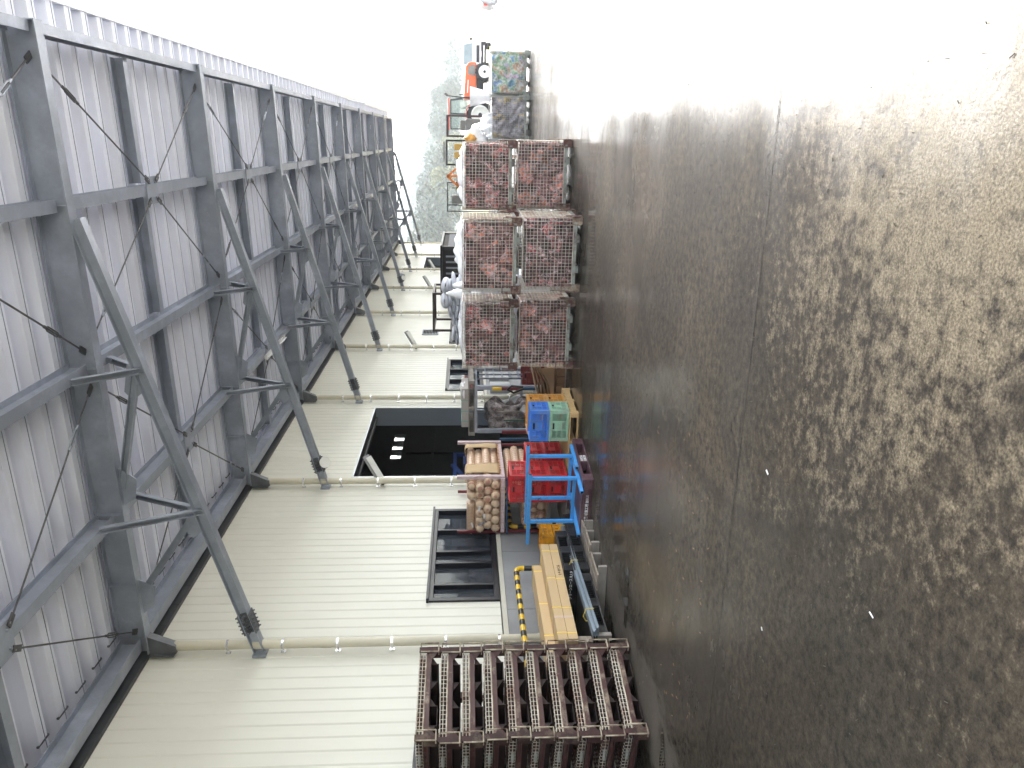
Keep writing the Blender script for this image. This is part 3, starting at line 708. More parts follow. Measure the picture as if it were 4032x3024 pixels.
# purlins between the rafters
PX = [(.90, .10, .20, .05), (-.72, .125, .16, .10), (-2.40, .125, .20, .10), (-4.14, .125, .20, .10), (-5.78, .16, .22, .06)]
for i in range(len(YK) - 1):
    ya, yb = YK[i] + .08, YK[i + 1] - .08
    for x, wd, h, up in PX:
        b = MB(); z = ZB(x) + up + h / 2
        if x > 0: b.cbeam((x, ya, z), (x, yb, z), wd, h, .008, side=1)
        elif x < -5: b.hbeam((x, ya, z), (x, yb, z), wd, h, .012, .01)
        else: b.hbeam((x, ya, z), (x, yb, z), wd, h)
        b.build('purlin', MT['steel'], cp)
    ym = (ya + yb) / 2
    b = MB()      # mid-bay joists
    for xa, xb in ((.84, -.64), (-.80, -2.32), (-2.48, -4.06), (-4.22, -5.68)):
        b.cbeam((xa, ym, ZB(xa) + .26), (xb, ym, ZB(xb) + .26), .12, .15, .008)
    b.build('joist', MT['steel'], cp)
    for xc, xa, xb in ((-.72, .66, -2.22), (-4.14, -2.58, -5.64)):
        zc = ZB(xc) + .095
        pl = MB(); pl.box(xc - .17, xc + .17, ym - .17, ym + .17, zc - .014, zc)
        for sx in (-1, 1):
            for sy in (-1, 1):
                for q in (.09, .135): pl.tube((xc + sx * q, ym + sy * q, zc - .035), (xc + sx * q, ym + sy * q, zc - .012), .012, 6)
        pl.build('node_plate', MT['steel'], cp)
        for xe, sx in ((xa, 1), (xb, -1)):
            for ye, sy in ((YK[i] + .02, -1), (YK[i + 1] - .02, 1)):
                A = Vector((xc + sx * .11, ym + sy * .11, zc - .028)); B = Vector((xe, ye, ZB(xe) + .11)); d = (B - A); L = d.length; u = d.normalized()
                r = MB(); r.tube(A, B, .0095, 6); r.bar(A, A + u * .12, .06, .012, (0, 0, 1)); r.bar(B - u * .13, B, .07, .012, (0, 0, 1))
                ro = r.build('tie_rod', MT['rod'], cp)
                c = A + u * (L * .74); s_ = u.cross(Vector((0, 0, 1))).normalized()
                tb = MB()
                tb.path([c - u * .13, c - u * .09 + s_ * .022, c + u * .09 + s_ * .022, c + u * .13, c + u * .09 - s_ * .022, c - u * .09 - s_ * .022], .0085, 6, closed=True)
                tb.tube(c - u * .155, c - u * .10, .016, 6); tb.tube(c + u * .10, c + u * .155, .016, 6)
                tb.build('turnbuckle', MT['steel'] if (i + (sx > 0)) % 2 else MT['rod'], ro)
# folded sheet roof, folds running out from the wall
PR = 4.64 / 12; ZR = lambda x: ZB(x) + .345; XE = 1.27
prof = [(0, 0), (.145, 0), (.185, .09), (.205, .15), (.225, .15), (.31, .15), (.33, .15), (.35, .09)]
b = MB(); y = YK[0] - 1.0; pts = []
while y < Y1:
    for d, z in prof: pts.append((y + d, z))
    y += PR
vs = []
for (yy, dz) in pts: vs += [(WX + .05, yy, ZR(WX) + dz), (XE, yy, ZR(XE) + dz)]
b.add(vs, [(2 * i, 2 * i + 2, 2 * i + 3, 2 * i + 1) for i in range(len(pts) - 1)])
b.build('folded_roof_sheet', MT['roof'], cp)
b = MB()    # lap seams hanging below each fold
y = YK[0] - 1.0
while y < Y1:
    b.bar((WX + .06, y + .10, ZR(WX) - .003), (XE - .01, y + .10, ZR(XE) - .003), .005, .006)
    y += PR
b.build('lap_seam', MT['steel'], cp)
b = MB(); b.box(WX + .05, XE - .02, YK[0] - 1.0, Y1, 6.2, 6.21); b.build('roof_top_sheet', MT['steel'], cp)
b = MB()    # closing angles between fold and purlin at the wall side
y = YK[0] - 1.0
while y < Y1 - .4:
    b.bar((WX + .32, y - .02, ZR(-5.7) + .01), (WX + .32, y + .165, ZR(-5.7) - .0), .02, .02); y += PR
b.build('closure_strip', MT['steel_dark'], cp)
# eaves gutter: white trough on brackets
b = MB(); g0, g1, gz = XE + .005, XE + .12, ZR(XE) + .0
sec = [(g0, gz + .10), (g0, gz), (g1 - .03, gz), (g1, gz + .03), (g1, gz + .10), (g1 + .012, gz + .10), (g1 + .012, gz + .02), (g1 - .02, gz - .012), (g0 - .01, gz - .012), (g0 - .01, gz + .10)]
b.prism(sec, 'y', YK[0] - 1.1, Y1 + .05); b.build('gutter', MT['gutter'], cp)
b = MB(); b.tube((g1 + .03, YK[0] - 1.1, gz + .11), (g1 + .03, Y1, gz + .11), .018, 8)
y = YK[0]
while y < Y1:
    b.bar((g0, y, gz - .016), (g1 + .03, y, gz + .02), .02, .004); b.bar((g1 + .028, y, gz + .02), (g1 + .028, y, gz + .1), .02, .004); y += PR * 2
b.build('gutter_bracket', MT['gutter'], cp)

# fluorescent fittings under the third purlin
def striplight(x, y0, z, lab):
    t = thing('strip_light', (x, y0, z), 0, lab, 'strip light', 'strip lights under the canopy')
    b = MB(); b.prism([(x - .06, z), (x + .06, z), (x + .03, z + .05), (x - .03, z + .05)], 'y', y0, y0 + .62); b.build('housing', MT['lamp_white'], t)
    b = MB(); b.tube((x, y0 + .02, z - .025), (x, y0 + .60, z - .025), .014, 8); b.build('tube', MT['gutter'], t)
striplight(-4.14, 14.62, 5.50, 'white strip light under the canopy above the big doorway, the nearer of two in line')
striplight(-4.14, 15.60, 5.50, 'white strip light under the canopy above the big doorway, the farther of two in line')
for j, yy in enumerate((28.3, 33.0, 37.6)):
    striplight(-2.4, yy, 5.50, 'strip light clipped under a far canopy beam, number %d beyond the big doorway' % (j + 1) if False else ['strip light clipped under the canopy beam before the far doorway', 'strip light clipped under the canopy beam just short of the far doorway', 'strip light under the canopy beam by the far doorway'][j])
# round reflector lamps on the struts
def disc(yy, lab, face):
    t = thing('reflector_lamp', (-5.62, yy, 4.25), 0, lab, 'lamp', 'round lamps clamped to canopy struts')
    b = MB(); b.path([(-5.64, yy, 4.20), (-5.58, yy - .06, 4.10), (-5.50, yy - .10, 4.16)], .014, 6); b.path([(-5.60, yy, 4.16), (-5.54, yy - .12, 4.14), (-5.45, yy - .12, 4.10)], .012, 6); b.build('arm', MT['steel_dark'], t)
    c = Vector((-5.46, yy - .13, 4.12)); d = Vector(face).normalized()
    b = MB(); b.tube(c, c + d * .02, .095, 20); b.tube(c - d * .06, c, .04, 14, .09); b.build('reflector', MT['lamp_white'], t)
disc(12.68, 'round white reflector lamp clamped to the strut by the big doorway', (.5, -.7, -.5))
disc(31.24, 'round white reflector lamp clamped to a far strut', (.5, -.7, -.5))
t = thing('camera_unit', (WX, 33.4, 4.4), 0, 'small grey camera unit on the wall high above the vent', 'camera')
MB().tube((WX, 33.4, 4.4), (WX + .22, 33.4, 4.4), .03, 8).build('arm', MT['steel'], t)
MB().bar((WX + .2, 33.4, 4.25), (WX + .3, 33.3, 4.55), .14, .14).build('housing', MT['steel'], t, bevel=.02)
# weather mast at the far eaves
t = thing('antenna_mast', (1.05, 31.3, 5.6), 0, 'thin white mast with small sensors clamped to the canopy edge', 'mast')
b = MB(); b.tube((1.12, 30.6, 5.35), (1.42, 30.6, 7.0), .028, 8); b.path([(1.42, 30.6, 7.0), (1.40, 30.6, 7.35), (1.5, 30.6, 7.5)], .014, 6); b.build('pole', MT['gutter'], t)
b = MB(); b.tube((1.25, 30.6, 7.45), (1.75, 30.6, 7.52), .012, 6); b.tube((1.75, 30.6, 7.45), (1.80, 30.6, 7.62), .04, 8); b.tube((1.25, 30.6, 7.36), (1.25, 30.6, 7.5), .03, 8); b.build('sensor', MT['lamp_grey'], t)

# ================================================================== MESH PALLETS (full)
def wire(b, p0, p1, r=.0036, n=4): b.tube(p0, p1, r, n, caps=False, smooth=False)
def panel(b, o, du, dv, U, V, cell, r=.0036, heavy=4):
    o, du, dv = Vector(o), Vector(du), Vector(dv)
    nrm = du.cross(dv).normalized()
    nu, nv = round(U / cell), round(V / cell)
    for i in range(nu + 1):
        wire(b, o + du * (U * i / nu), o + du * (U * i / nu) + dv * V, r)
    for j in range(nv + 1):
        rr = r * 1.7 if (heavy and j % heavy == 0) else r
        wire(b, o + dv * (V * j / nv) + nrm * .004, o + dv * (V * j / nv) + du * U + nrm * .004, rr)
def foot_mb(sx, sy, x, y, base_h):
    """corner foot with its bent-rod stacking loop"""
    b = MB()
    b.box(x - .045, x + .045, y - .045, y + .045, .012, base_h + .03)
    b.box(x - .052, x + .052, y - .052, y + .052, 0, .012)
    b.prism([(x - .05 * sx, .075), (x + .065 * sx, .05), (x + .065 * sx, .012), (x - .05 * sx, .012)], 'y', y - .04, y + .04)
    yy = y + sy * .058
    b.path([(x - .055, yy, base_h + .16), (x - .055, yy, .03), (x - .045, yy, .015), (x + .045, yy, .015), (x + .055, yy, .03), (x + .055, yy, base_h + .16), (x - .055, yy, base_h + .16)], .008, 6)
    xx = x + sx * .058
    b.path([(xx, y - .05, base_h + .12), (xx, y - .05, .02), (xx, y + .05, .02), (xx, y + .05, base_h + .12)], .007, 6)
    return b
def make_cage(L, W, H, cell, wm, rail, footm, board=None, heavy=4, wr=.0036):
    t = thing('mesh_cage', (0, 0, 0), 0, 'wire mesh cage pallet', 'cage pallet')
    bh = .115; x0, x1, y0, y1 = -L / 2, L / 2, -W / 2, W / 2
    b = MB()
    for yy in (y0, y1): b.box(x0 + .05, x1 - .05, yy - .018, yy + .018, .075, bh)
    for xx in (x0, x1): b.box(xx - .018, xx + .018, y0 + .05, y1 - .05, .075, bh)
    for xx in (x0 + .3, x1 - .3): b.box(xx - .05, xx + .05, y0 + .02, y1 - .02, .03, .075)
    b.box(x0, x1, y0, y1, bh + .001, bh + .004)
    b.build('base_frame', rail, t, local=True)
    for (o, du, U) in (((x0, y0, bh + .01), (1, 0, 0), L), ((x0, y1, bh + .01), (1, 0, 0), L), ((x0, y0, bh + .01), (0, 1, 0), W), ((x1, y0, bh + .01), (0, 1, 0), W)):
        b = MB(); panel(b, o, du, (0, 0, 1), U, H - bh - .01, cell, wr, heavy=heavy)
        o_ = Vector(o); d_ = Vector(du); b.tube(o_ + Vector((0, 0, H - bh - .01)), o_ + d_ * U + Vector((0, 0, H - bh - .01)), .006, 6)
        b.build('mesh_side', wm, t, local=True)
    for sx in (-1, 1):
        for sy in (-1, 1): foot_mb(sx, sy, sx * (L / 2 - .03), sy * (W / 2 - .03), bh).build('foot', footm, t, local=True)
    if board:
        MB().box(x1 - .030, x1 - .024, y0 + .01, y1 - .01, bh + .02, H - .02).build('lining_board', board, t, local=True)
    return t
def contents(name, cx, cy, z0, L, W, H, m, seed, label, rz=0, amp=.035):
    rnd = random.Random(seed); ph = [(rnd.uniform(5, 26), rnd.uniform(5, 26), rnd.uniform(0, 6.3), rnd.uniform(.2, 1)) for _ in range(14)]
    def nz(p):
        return sum(a * math.sin(u * p[0] + v * p[2] + q) * math.sin(v * p[1] + u * p[2] * .7 + q * 2) for u, v, q, a in ph) / 5
    b = MB(); hx, hy = L / 2 - .03, W / 2 - .03
    def face(fn, nu, nv):
        def f(u, v):
            p, n_ = fn(u, v); d = nz(p) * amp; e = min(u, 1 - u, v, 1 - v) * 8
            return p + n_ * (d * min(1, e) - (.03 * (1 - min(1, e))))
        b.grid(nu, nv, f)
    z1 = z0 + H
    face(lambda u, v: (Vector((cx - hx + 2 * hx * u, cy - hy, z0 + H * v)), Vector((0, -1, 0))), 44, 36)
    face(lambda u, v: (Vector((cx - hx + 2 * hx * u, cy + hy, z0 + H * v)), Vector((0, 1, 0))), 30, 26)
    face(lambda u, v: (Vector((cx + hx, cy - hy + 2 * hy * u, z0 + H * v)), Vector((1, 0, 0))), 34, 34)
    face(lambda u, v: (Vector((cx - hx, cy - hy + 2 * hy * u, z0 + H * v)), Vector((-1, 0, 0))), 30, 30)
    face(lambda u, v: (Vector((cx - hx + 2 * hx * u, cy - hy + 2 * hy * v, z1)), Vector((0, 0, 1))), 34, 30)
    o = b.build(name, m, loc=(cx, cy, z0)); tag(o, label, 'waste bale'); return o
# three two-high stacks of red waste
proto = make_cage(1.04, .82, .85, .05, MT['wire'], MT['grey_rail'], MT['foot_mix'], None, 5)
stacks = [(-2.88, 11.85, .02, 'left'), (-1.60, 11.52, -.03, 'middle'), (-.57, 12.92, .0, 'right')]
first = True; grp = 'mesh cages of red waste stacked two high'
for si, (x, y, rz, nm) in enumerate(stacks):
    for lv in range(2):
        z = lv * .865
        where = {'left': 'stack nearest the warehouse', 'middle': 'middle of the three stacks', 'right': 'stack farthest out in the yard'}[nm]
        lab = '%s wire cage of crumpled red waste in the %s' % (['lower', 'upper'][lv], where)
        dx = [.02, -.015][lv]; rzz = rz + [0, .015][lv]
        if first: c = proto; c.location = (x + dx, y, z); c.rotation_euler = (0, 0, rzz); c['label'] = lab; c['group'] = grp; first = False
        else: c = dup(proto, (x + dx, y, z), rzz, lab, grp)
        hh = [.70, .705][lv] - (.03 if (si + lv) % 2 else 0)
        contents('waste_bale', x + dx, y, z + .125, 1.04, .82, hh, MT['waste_red'] if (si + lv) % 2 else MT['waste_red_b'], 30 + si * 2 + lv,
                 'crumpled red plastic film filling the %s cage of the %s' % (['lower', 'upper'][lv], where))
for (x, y, z, nm) in ((-1.60 + 1.04 / 2 - .035, 11.52, 0, 'lower'), (-1.60 + 1.04 / 2 - .05, 11.52, .865, 'upper')):
    b = MB(); b.box(x - .012, x - .004, y - .39, y + .39, z + .13, z + .83)
    o = b.build('lining_sheet', mat('pale_green_sheet_' + nm, (0.36, 0.42, 0.36) if nm == 'upper' else (0.55, 0.58, 0.60), 0.5, 0, .12, 3, 0, dirt=(0.45, 0.30, 0.30) if nm == 'lower' else (.30, .33, .27), dirt_scale=4, dirt_amt=.4), loc=(x, y, z + .13))
    tag(o, 'pale sheet lining the yard side of the %s middle cage' % nm, 'sheet')
# white film heaps spilling over the top cages
def heap(cx, cy, z, rx, ry, rz_, seed, lab):
    rnd = random.Random(seed); ph = [(rnd.uniform(3, 12), rnd.uniform(3, 12), rnd.uniform(0, 6.3), rnd.uniform(.3, 1)) for _ in range(12)]
    def fn(u, v):
        x, y = 2 * u - 1, 2 * v - 1; e = max(0, 1 - max(abs(x), abs(y)) ** 4)
        h = rz_ * (.55 + .45 * sum(a * math.sin(p * x + q) * math.cos(s * y + q) for p, s, q, a in ph) / 3.0)
        return (cx + rx * x, cy + ry * y, z + max(.0, h) * e + .004)
    o = MB().grid(40, 34, fn).build('plastic_film_heap', MT['film'], loc=(cx, cy, z)); tag(o, lab, 'plastic film')
heap(-2.86, 11.85, 1.68, .50, .39, .11, 1, 'white plastic film bulging over the top of the stack nearest the warehouse')
heap(-1.61, 11.52, 1.66, .48, .37, .17, 2, 'white plastic film heaped high over the top of the middle stack')
heap(-.57, 12.92, 1.68, .50, .39, .12, 3, 'white plastic film lying over the top of the stack farthest out in the yard')
# two larger fine-mesh cages of mixed film, farther off
big = make_cage(1.05, 1.0, 1.02, .05, MT['wire_far'], MT['grey_rail'], MT['grey_rail'], None, 0, .0024)
big.location = (.50, 21.5, 0); big['label'] = 'fine mesh cage of blue grey film behind the right stack'; big['group'] = 'fine mesh cages farther out in the yard'
contents('waste_bale', .50, 21.5, .125, 1.05, 1.0, .85, MT['waste_blue'], 50, 'blue grey and yellowish plastic film in the left fine mesh cage', amp=.04)
dup(big, (1.60, 21.75, 0), -.02, 'fine mesh cage of bright mixed film, farthest right of the cages')
contents('waste_bale', 1.60, 21.75, .125, 1.05, 1.0, .86, MT['waste_mix'], 51, 'green, blue, white and orange plastic film in the farthest right cage', amp=.04)
heap(.30, 21.5, .95, .34, .48, .36, 4, 'white plastic bags piled on the left fine mesh cage')
o = MB().grid(16, 8, lambda u, v: (1.02 + .22 * math.cos(6.28 * v) * (.55 + .6 * u), 21.6 + .2 * math.sin(6.28 * v) * (.5 + .6 * u), .98 + .55 * u)).build('film_bundle', MT['film'], loc=(1.02, 21.6, .98)); tag(o, 'white bundle of film standing up out of the far mesh cage', 'plastic film')

# ================================================================== FOLDED CAGES (tall stack by the camera)
def make_folded():
    t = thing('folded_mesh_pallet', (0, 0, 0), 0, 'rusty folded mesh pallet', 'folded cage pallet')
    L, W = 1.0, .74; hx, hy = L / 2, W / 2          # local x runs along the warehouse, local y away from the aisle
    b = MB()
    for s in (-1, 1):
        b.cbeam((-hx + .03, s * hy, .115), (hx - .03, s * hy, .115), .035, .045, .005, side=-s)
        b.cbeam((s * hx, -hy + .03, .115), (s * hx, hy - .03, .115), .035, .045, .005)
    b.build('deck_frame', MT['rusty_beam'], t, local=True)
    b = MB()
    for xx in (-.24, .24):       # fork channels under the deck
        for d in (-.105, .105): b.box(xx + d - .004, xx + d + .004, -hy + .01, hy - .01, .018, .092)
        b.box(xx - .101, xx + .101, -hy + .02, hy - .02, .018, .024)
        for d, s in ((-.109, -1), (.109, 1)):
            for yy in (-hy + .012, hy - .018):
                b.prism([(xx + d, .090), (xx + d + s * .09, .090), (xx + d, .035)], 'y', yy, yy + .005)
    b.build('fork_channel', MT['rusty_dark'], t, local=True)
    MB().box(-hx + .02, hx - .02, -hy + .02, hy - .02, .094, .100).build('deck_plate', MT['steel_dark'], t, local=True)
    b = MB()      # folded wire sides lying on the deck
    rnd = random.Random(3)
    for z in (.146, .160, .174, .188, .200):
        o = rnd.uniform(-.012, .012)
        for i in range(21): wire(b, (-hx + .04 + .046 * i + o, -hy + .025, z), (-hx + .04 + .046 * i + o, hy - .025, z), .0030)
        for j in range(4):
            yy = -hy + .03 + j * (W - .06) / 3
            wire(b, (-hx + .03, yy + o, z + .004), (hx - .03, yy - o, z + .004), .0034)
    b.build('folded_mesh', MT['wire_dark'], t, local=True)
    b = MB()      # the hinged edge mesh seen from the aisle: two open rows
    for yy, s in ((-hy - .004, -1), (hy + .004, 1)):
        for i in range(20):
            x = -hx + .045 + .0475 * i
            b.path([(x, yy - s * .03, .147), (x, yy, .147), (x + rnd.uniform(-.004, .004), yy + s * .004, .178), (x, yy, .208), (x, yy - s * .03, .210)], .0046, 4)
        for z in (.147, .177, .207): b.path([(-hx + .04 + .1 * k, yy + s * rnd.uniform(.001, .008), z + rnd.uniform(-.003, .003)) for k in range(10)] + [(hx - .04, yy, z)], .0044, 4)
    for xx, s in ((-hx - .004, -1), (hx + .004, 1)):
        for i in range(14):
            y = -hy + .06 + .0475 * i
            b.path([(xx - s * .03, y, .147), (xx, y, .147), (xx, y, .207), (xx - s * .03, y, .21)], .0032, 4)
        b.path([(xx, -hy + .04, .178), (xx, hy - .04, .178)], .0032, 4)
    b.build('edge_mesh', MT['wire'], t, local=True)
    b = MB(); b.path([(-hx + .05 + .09 * k, -hy - .012, .141 + rnd.uniform(-.002, .002)) for k in range(10)] + [(hx - .05, -hy - .012, .142)], .005, 5)
    wb = MB(); wb.bar((-hx + .05, -hy - .0190, .116), (hx - .05, -hy - .0190, .116), .002, .038); wb.build('worn_face', MT['beam_wear'], t, local=True); b.build('worn_edge', MT['rust_pale'], t, local=True)
    for y0 in (-.17, .12):     # coil spring hinge on the narrow end
        b = MB(); b.path([(-hx - .014 + .016 * math.cos(k * 1.05), y0 + .0022 * k, .175 + .016 * math.sin(k * 1.05)) for k in range(60)], .0036, 4); b.build('hinge_spring', MT['wire_far'], t, local=True)
    for sx in (-1, 1):
        for sy in (-1, 1):
            x, y = sx * (hx - .01), sy * (hy - .01); b = MB()
            b.box(x - .038, x + .038, y - .04, y + .04, .0, .14); b.box(x - .026, x + .026, y + sy * .038 - .014, y + sy * .038 + .014, .10, .215)
            b.prism([(x, .01), (x - sx * .12, .09), (x, .135)], 'y', y - .006 + sy * .03, y + .006 + sy * .03)
            fo = b.build('corner_foot', MT['rusty'], t, local=True)
            b = MB(); yy = y + sy * .075
            for q in (-.052, .052):
                b.path([(x + q, y + sy * .03, .022), (x + q, yy, .022), (x + q, yy, .200), (x + q, y + sy * .03, .200)], .0075, 5)
            b.tube((x - .052, yy, .022), (x + .052, yy, .022), .007, 5)
            b.build('stacking_loop', MT['rust_pale'], fo, local=True)
    return t
FX, FY, FR = -4.955 - .36 * 1.0, 6.14 + .0, 0.0
ang = math.atan2(.24, 1.0)               # the stack is turned a little from the wall
ux, uy = Vector((math.sin(ang), math.cos(ang), 0)), Vector((-math.cos(ang), math.sin(ang), 0))
mid = (Vector((-5.18, 5.64, 0)) + Vector((-4.95, 6.62, 0))) / 2
cen = mid + uy * .37
rz0 = math.atan2(ux.y, ux.x)             # local +x -> along ux ; local -y faces the aisle
fp = make_folded()
ordn = ['bottom', 'second from bottom', 'third from bottom', 'fourth from bottom', 'fifth from bottom', 'sixth from bottom', 'seventh from bottom', 'third from top', 'second from top', 'topmost']
rf = random.Random(11)
for i in range(10):
    p = cen + Vector((rf.uniform(-.012, .012), rf.uniform(-.012, .012), i * .2135 + .004)); a = rz0 + rf.uniform(-.018, .018)
    lab = 'rusty folded mesh pallet, %s in the tall stack nearest the camera' % ordn[i]
    if i == 0: fp.location = p; fp.rotation_euler = (0, 0, a); fp['label'] = lab; fp['group'] = 'stack of rusty folded mesh pallets'
    else: dup(fp, p, a, lab)

# ================================================================== CRATES
def make_crate(name, m, L, W, H, holes, cat='crate'):
    """L along local x, W along y; open-topped harvest crate with ribbed mesh panels"""
    t = thing(name, (0, 0, 0), 0, 'crate', cat); hx, hy = L / 2, W / 2
    b = MB(); th = .012
    b.box(-hx + .012, hx - .012, -hy + .012, hy - .012, .004, .014)
    # rim and foot band
    for z0_, z1_ in ((H - .035, H), (.0, .03)):
        b.box(-hx, hx, -hy, -hy + th, z0_, z1_); b.box(-hx, hx, hy - th, hy, z0_, z1_)
        b.box(-hx, -hx + th, -hy + th, hy - th, z0_, z1_); b.box(hx - th, hx, -hy + th, hy - th, z0_, z1_)
    b.box(-hx - .008, hx + .008, -hy - .008, -hy - .0005, H - .02, H - .008); b.box(-hx - .008, hx + .008, hy + .0005, hy + .008, H - .02, H - .008)
    b.box(hx + .0005, hx + .008, -hy, hy, H - .02, H - .008); b.box(-hx - .008, -hx - .0005, -hy, hy, H - .02, H - .008)
    for sx in (-1, 1):
        for sy in (-1, 1):     # rounded corner posts
            b.box(min(sx * (hx - .045), sx * hx), max(sx * (hx - .045), sx * hx), sy * hy - (th if sy > 0 else 0), sy * hy + (0 if sy > 0 else th), .03, H - .035)
            b.box(sx * hx - (th if sx > 0 else 0), sx * hx + (0 if sx > 0 else th), min(sy * (hy - .045), sy * (hy - th)), max(sy * (hy - .045), sy * (hy - th)), .03, H - .035)
    b.build('body', m, t, bevel=.004, local=True)
    def side(o, du, U):
        o, du = Vector(o), Vector(du); up = Vector((0, 0, 1)); n_ = du.cross(up)
        r = MB(); lat = MB(); Hh = H - .065; cols = 3; rows = 3
        for i in range(cols + 1):
            c = o + du * (U * i / cols); r.bar(c, c + up * Hh, .010, .016, n_)
        for j in range(rows + 1):
            c = o + up * (Hh * j / rows); r.bar(c + n_ * .001, c + du * U + n_ * .001, .016, .010)
        # solid hand plate in the middle top
        r.add([o + du * (U * .34) + up * (Hh * .36), o + du * (U * .66) + up * (Hh * .36), o + du * (U * .66) + up * (Hh * .98), o + du * (U * .34) + up * (Hh * .98)], [(0, 1, 2, 3)])
        for i in range(cols):
            for j in range(rows):
                if i == 1 and j >= 1: continue
                c = o + du * (U * i / cols) + up * (Hh * j / rows); a, h = U / cols, Hh / rows; k = 4
                for q in range(-k + 1, k):
                    # diagonals clipped to the cell
                    s0 = q / k
                    u0, v0 = max(0, s0), max(0, -s0); u1, v1 = min(1, 1 + s0), min(1, 1 - s0)
                    lat.bar(c + du * (a * u0) + up * (h * v0), c + du * (a * u1) + up * (h * v1), .003, .005, n_)
                    lat.bar(c + du * (a * (1 - u0)) + up * (h * v0), c + du * (a * (1 - u1)) + up * (h * v1), .003, .005, n_)
        return r, lat, MB().add([o + du * (U * .38) + up * (Hh * .82) + n_ * .010, o + du * (U * .62) + up * (Hh * .82) + n_ * .010, o + du * (U * .62) + up * (Hh * .94) + n_ * .010, o + du * (U * .38) + up * (Hh * .94) + n_ * .010], [(0, 1, 2, 3)])
    for o, du, U in (((-hx + .045, -hy + .004, .03), (1, 0, 0), L - .09), ((hx - .004, -hy + .045, .03), (0, 1, 0), W - .09), ((hx - .045, hy - .004, .03), (-1, 0, 0), L - .09), ((-hx + .004, hy - .045, .03), (0, -1, 0), W - .09)):
        r, lat, hh = side(o, du, U); r.v += []
        k = len(r.v); r.add(lat.v, lat.f); so_ = r.build('mesh_panel', m, t, local=True)
        hh.build('hand_hole', MT['hole'], so_, local=True)
    return t
def crate_stack(proto, spots):
    used = False
    for (x, y, z, rz, lab, grp) in spots:
        if not used: proto.location = (x, y, z); proto.rotation_euler = (0, 0, rz); proto['label'] = lab; used = True; proto['group'] = grp
        else: dup(proto, (x, y, z), rz, lab, grp)
cr = make_crate('red_crate', MT['crate_red'], .44, .52, .285, True)
g = 'red plastic crates behind the blue frame'
crate_stack(cr, [(-4.93, 10.58, .165, -.03, 'bottom red crate of the tall stack behind the blue frame', g), (-4.93, 10.58, .452, -.03, 'middle red crate of the tall stack behind the blue frame', g), (-4.92, 10.56, .739, -.03, 'topmost red crate, its full side showing above the blue frame', g),
                 (-4.86, 11.16, .165, -.03, 'lower red crate of the short stack tucked behind the tall red stack', g), (-4.86, 11.16, .452, -.03, 'upper red crate of the short stack tucked behind the tall red stack', g)])
g = 'plastic crates on the fresh pine pallet'
cr = make_crate('green_crate', MT['crate_green'], .50, .36, .29, True); crate_stack(cr, [(-4.06, 10.84, .135, -.06, 'pale green crate under the blue crate', g)])
cr = make_crate('blue_crate', MT['crate_blue'], .50, .36, .29, True); crate_stack(cr, [(-4.06, 10.84, .428, -.06, 'bright blue crate sitting on the pale green crate', g)])
cr = make_crate('yellow_crate', MT['crate_yellow'], .52, .38, .29, True); crate_stack(cr, [(-4.10, 11.28, .135, -.05, 'lower orange yellow crate behind the pale green crate', g), (-4.10, 11.28, .428, -.05, 'upper orange yellow crate behind the bright blue crate', g)])
# yellow tub crates by the wall, at the end of the long cartons
def make_tub(m, L, W, H):
    t = thing('yellow_container', (0, 0, 0), 0, 'yellow container', 'container'); hx, hy = L / 2, W / 2; b = MB()
    b.prism([(-hx + .03, 0), (hx - .03, 0), (hx, H), (hx - .012, H), (hx - .04, .012), (-hx + .04, .012), (-hx + .012, H), (-hx, H)], 'y', -hy + .01, hy - .01)
    for s in (-1, 1): b.box(-hx + .02, hx - .02, s * (hy - .006) - .006, s * (hy - .006) + .006, 0.002, H)
    b.build('body', m, t, local=True)
    b = MB()
    for z in (H * .45, H * .8, H - .012):
        b.box(-hx - .012, hx + .012, -hy - .012, -hy, z, z + .012); b.box(-hx - .012, hx + .012, hy, hy + .012, z, z + .012)
        b.box(hx - .01, hx + .014, -hy, hy, z, z + .012); b.box(-hx - .014, -hx + .01, -hy, hy, z, z + .012)
    for i in range(5):
        y = -hy + .03 + i * (W - .06) / 4; b.box(hx - .02, hx + .010, y - .005, y + .005, H * .45, H)
    b.build('rib', m, t, local=True, bevel=.003); return t
tb = make_tub(MT['crate_yellow2'], .36, .42, .16)
tb.location = (-5.36, 9.56, .298); tb['label'] = 'lower yellow container at the far end of the long cartons'; tb['group'] = 'yellow containers by the long cartons'
dup(tb, (-5.36, 9.56, .463), .02, 'upper yellow container at the far end of the long cartons')

# ================================================================== PALLETS
def make_wood_pallet(L, W, H, m, gap=.03, seed=1, jag=0.0):
    """deck boards along local x, stringers along local y"""
    rnd = random.Random(seed); t = thing('wooden_pallet', (0, 0, 0), 0, 'pallet', 'pallet')
    for s in (-1, 0, 1):
        MB().box(s * (L / 2 - .04) - .035, s * (L / 2 - .04) + .035, -W / 2, W / 2, .018, H - .02).build('stringer', m, t, bevel=.004, local=True)
    n = int(W / .12)
    for i in range(n):
        y = -W / 2 + (W - .09) * i / (n - 1); j = rnd.uniform(-jag, jag)
        b = MB(); b.box(-L / 2 + j, L / 2 + rnd.uniform(-jag, jag), y, y + .09, H - .019, H); b.build('deck_board', m, t, bevel=.003, local=True)
    for y in (-W / 2, -.045, W / 2 - .09):
        MB().box(-L / 2, L / 2, y, y + .09, 0, .017).build('bottom_board', m, t, bevel=.003, local=True)
    return t
pl = make_wood_pallet(1.0, 1.05, .13, MT['wood_new'], seed=2)
pl.location = (-4.32, 11.16, 0); pl.rotation_euler = (0, 0, -.05); pl['label'] = 'fresh pale pine pallet under the blue, green and yellow crates'
q = dup(pl, (-4.98, 10.85, .0), .0, 'pine pallet under the red crates') if False else None
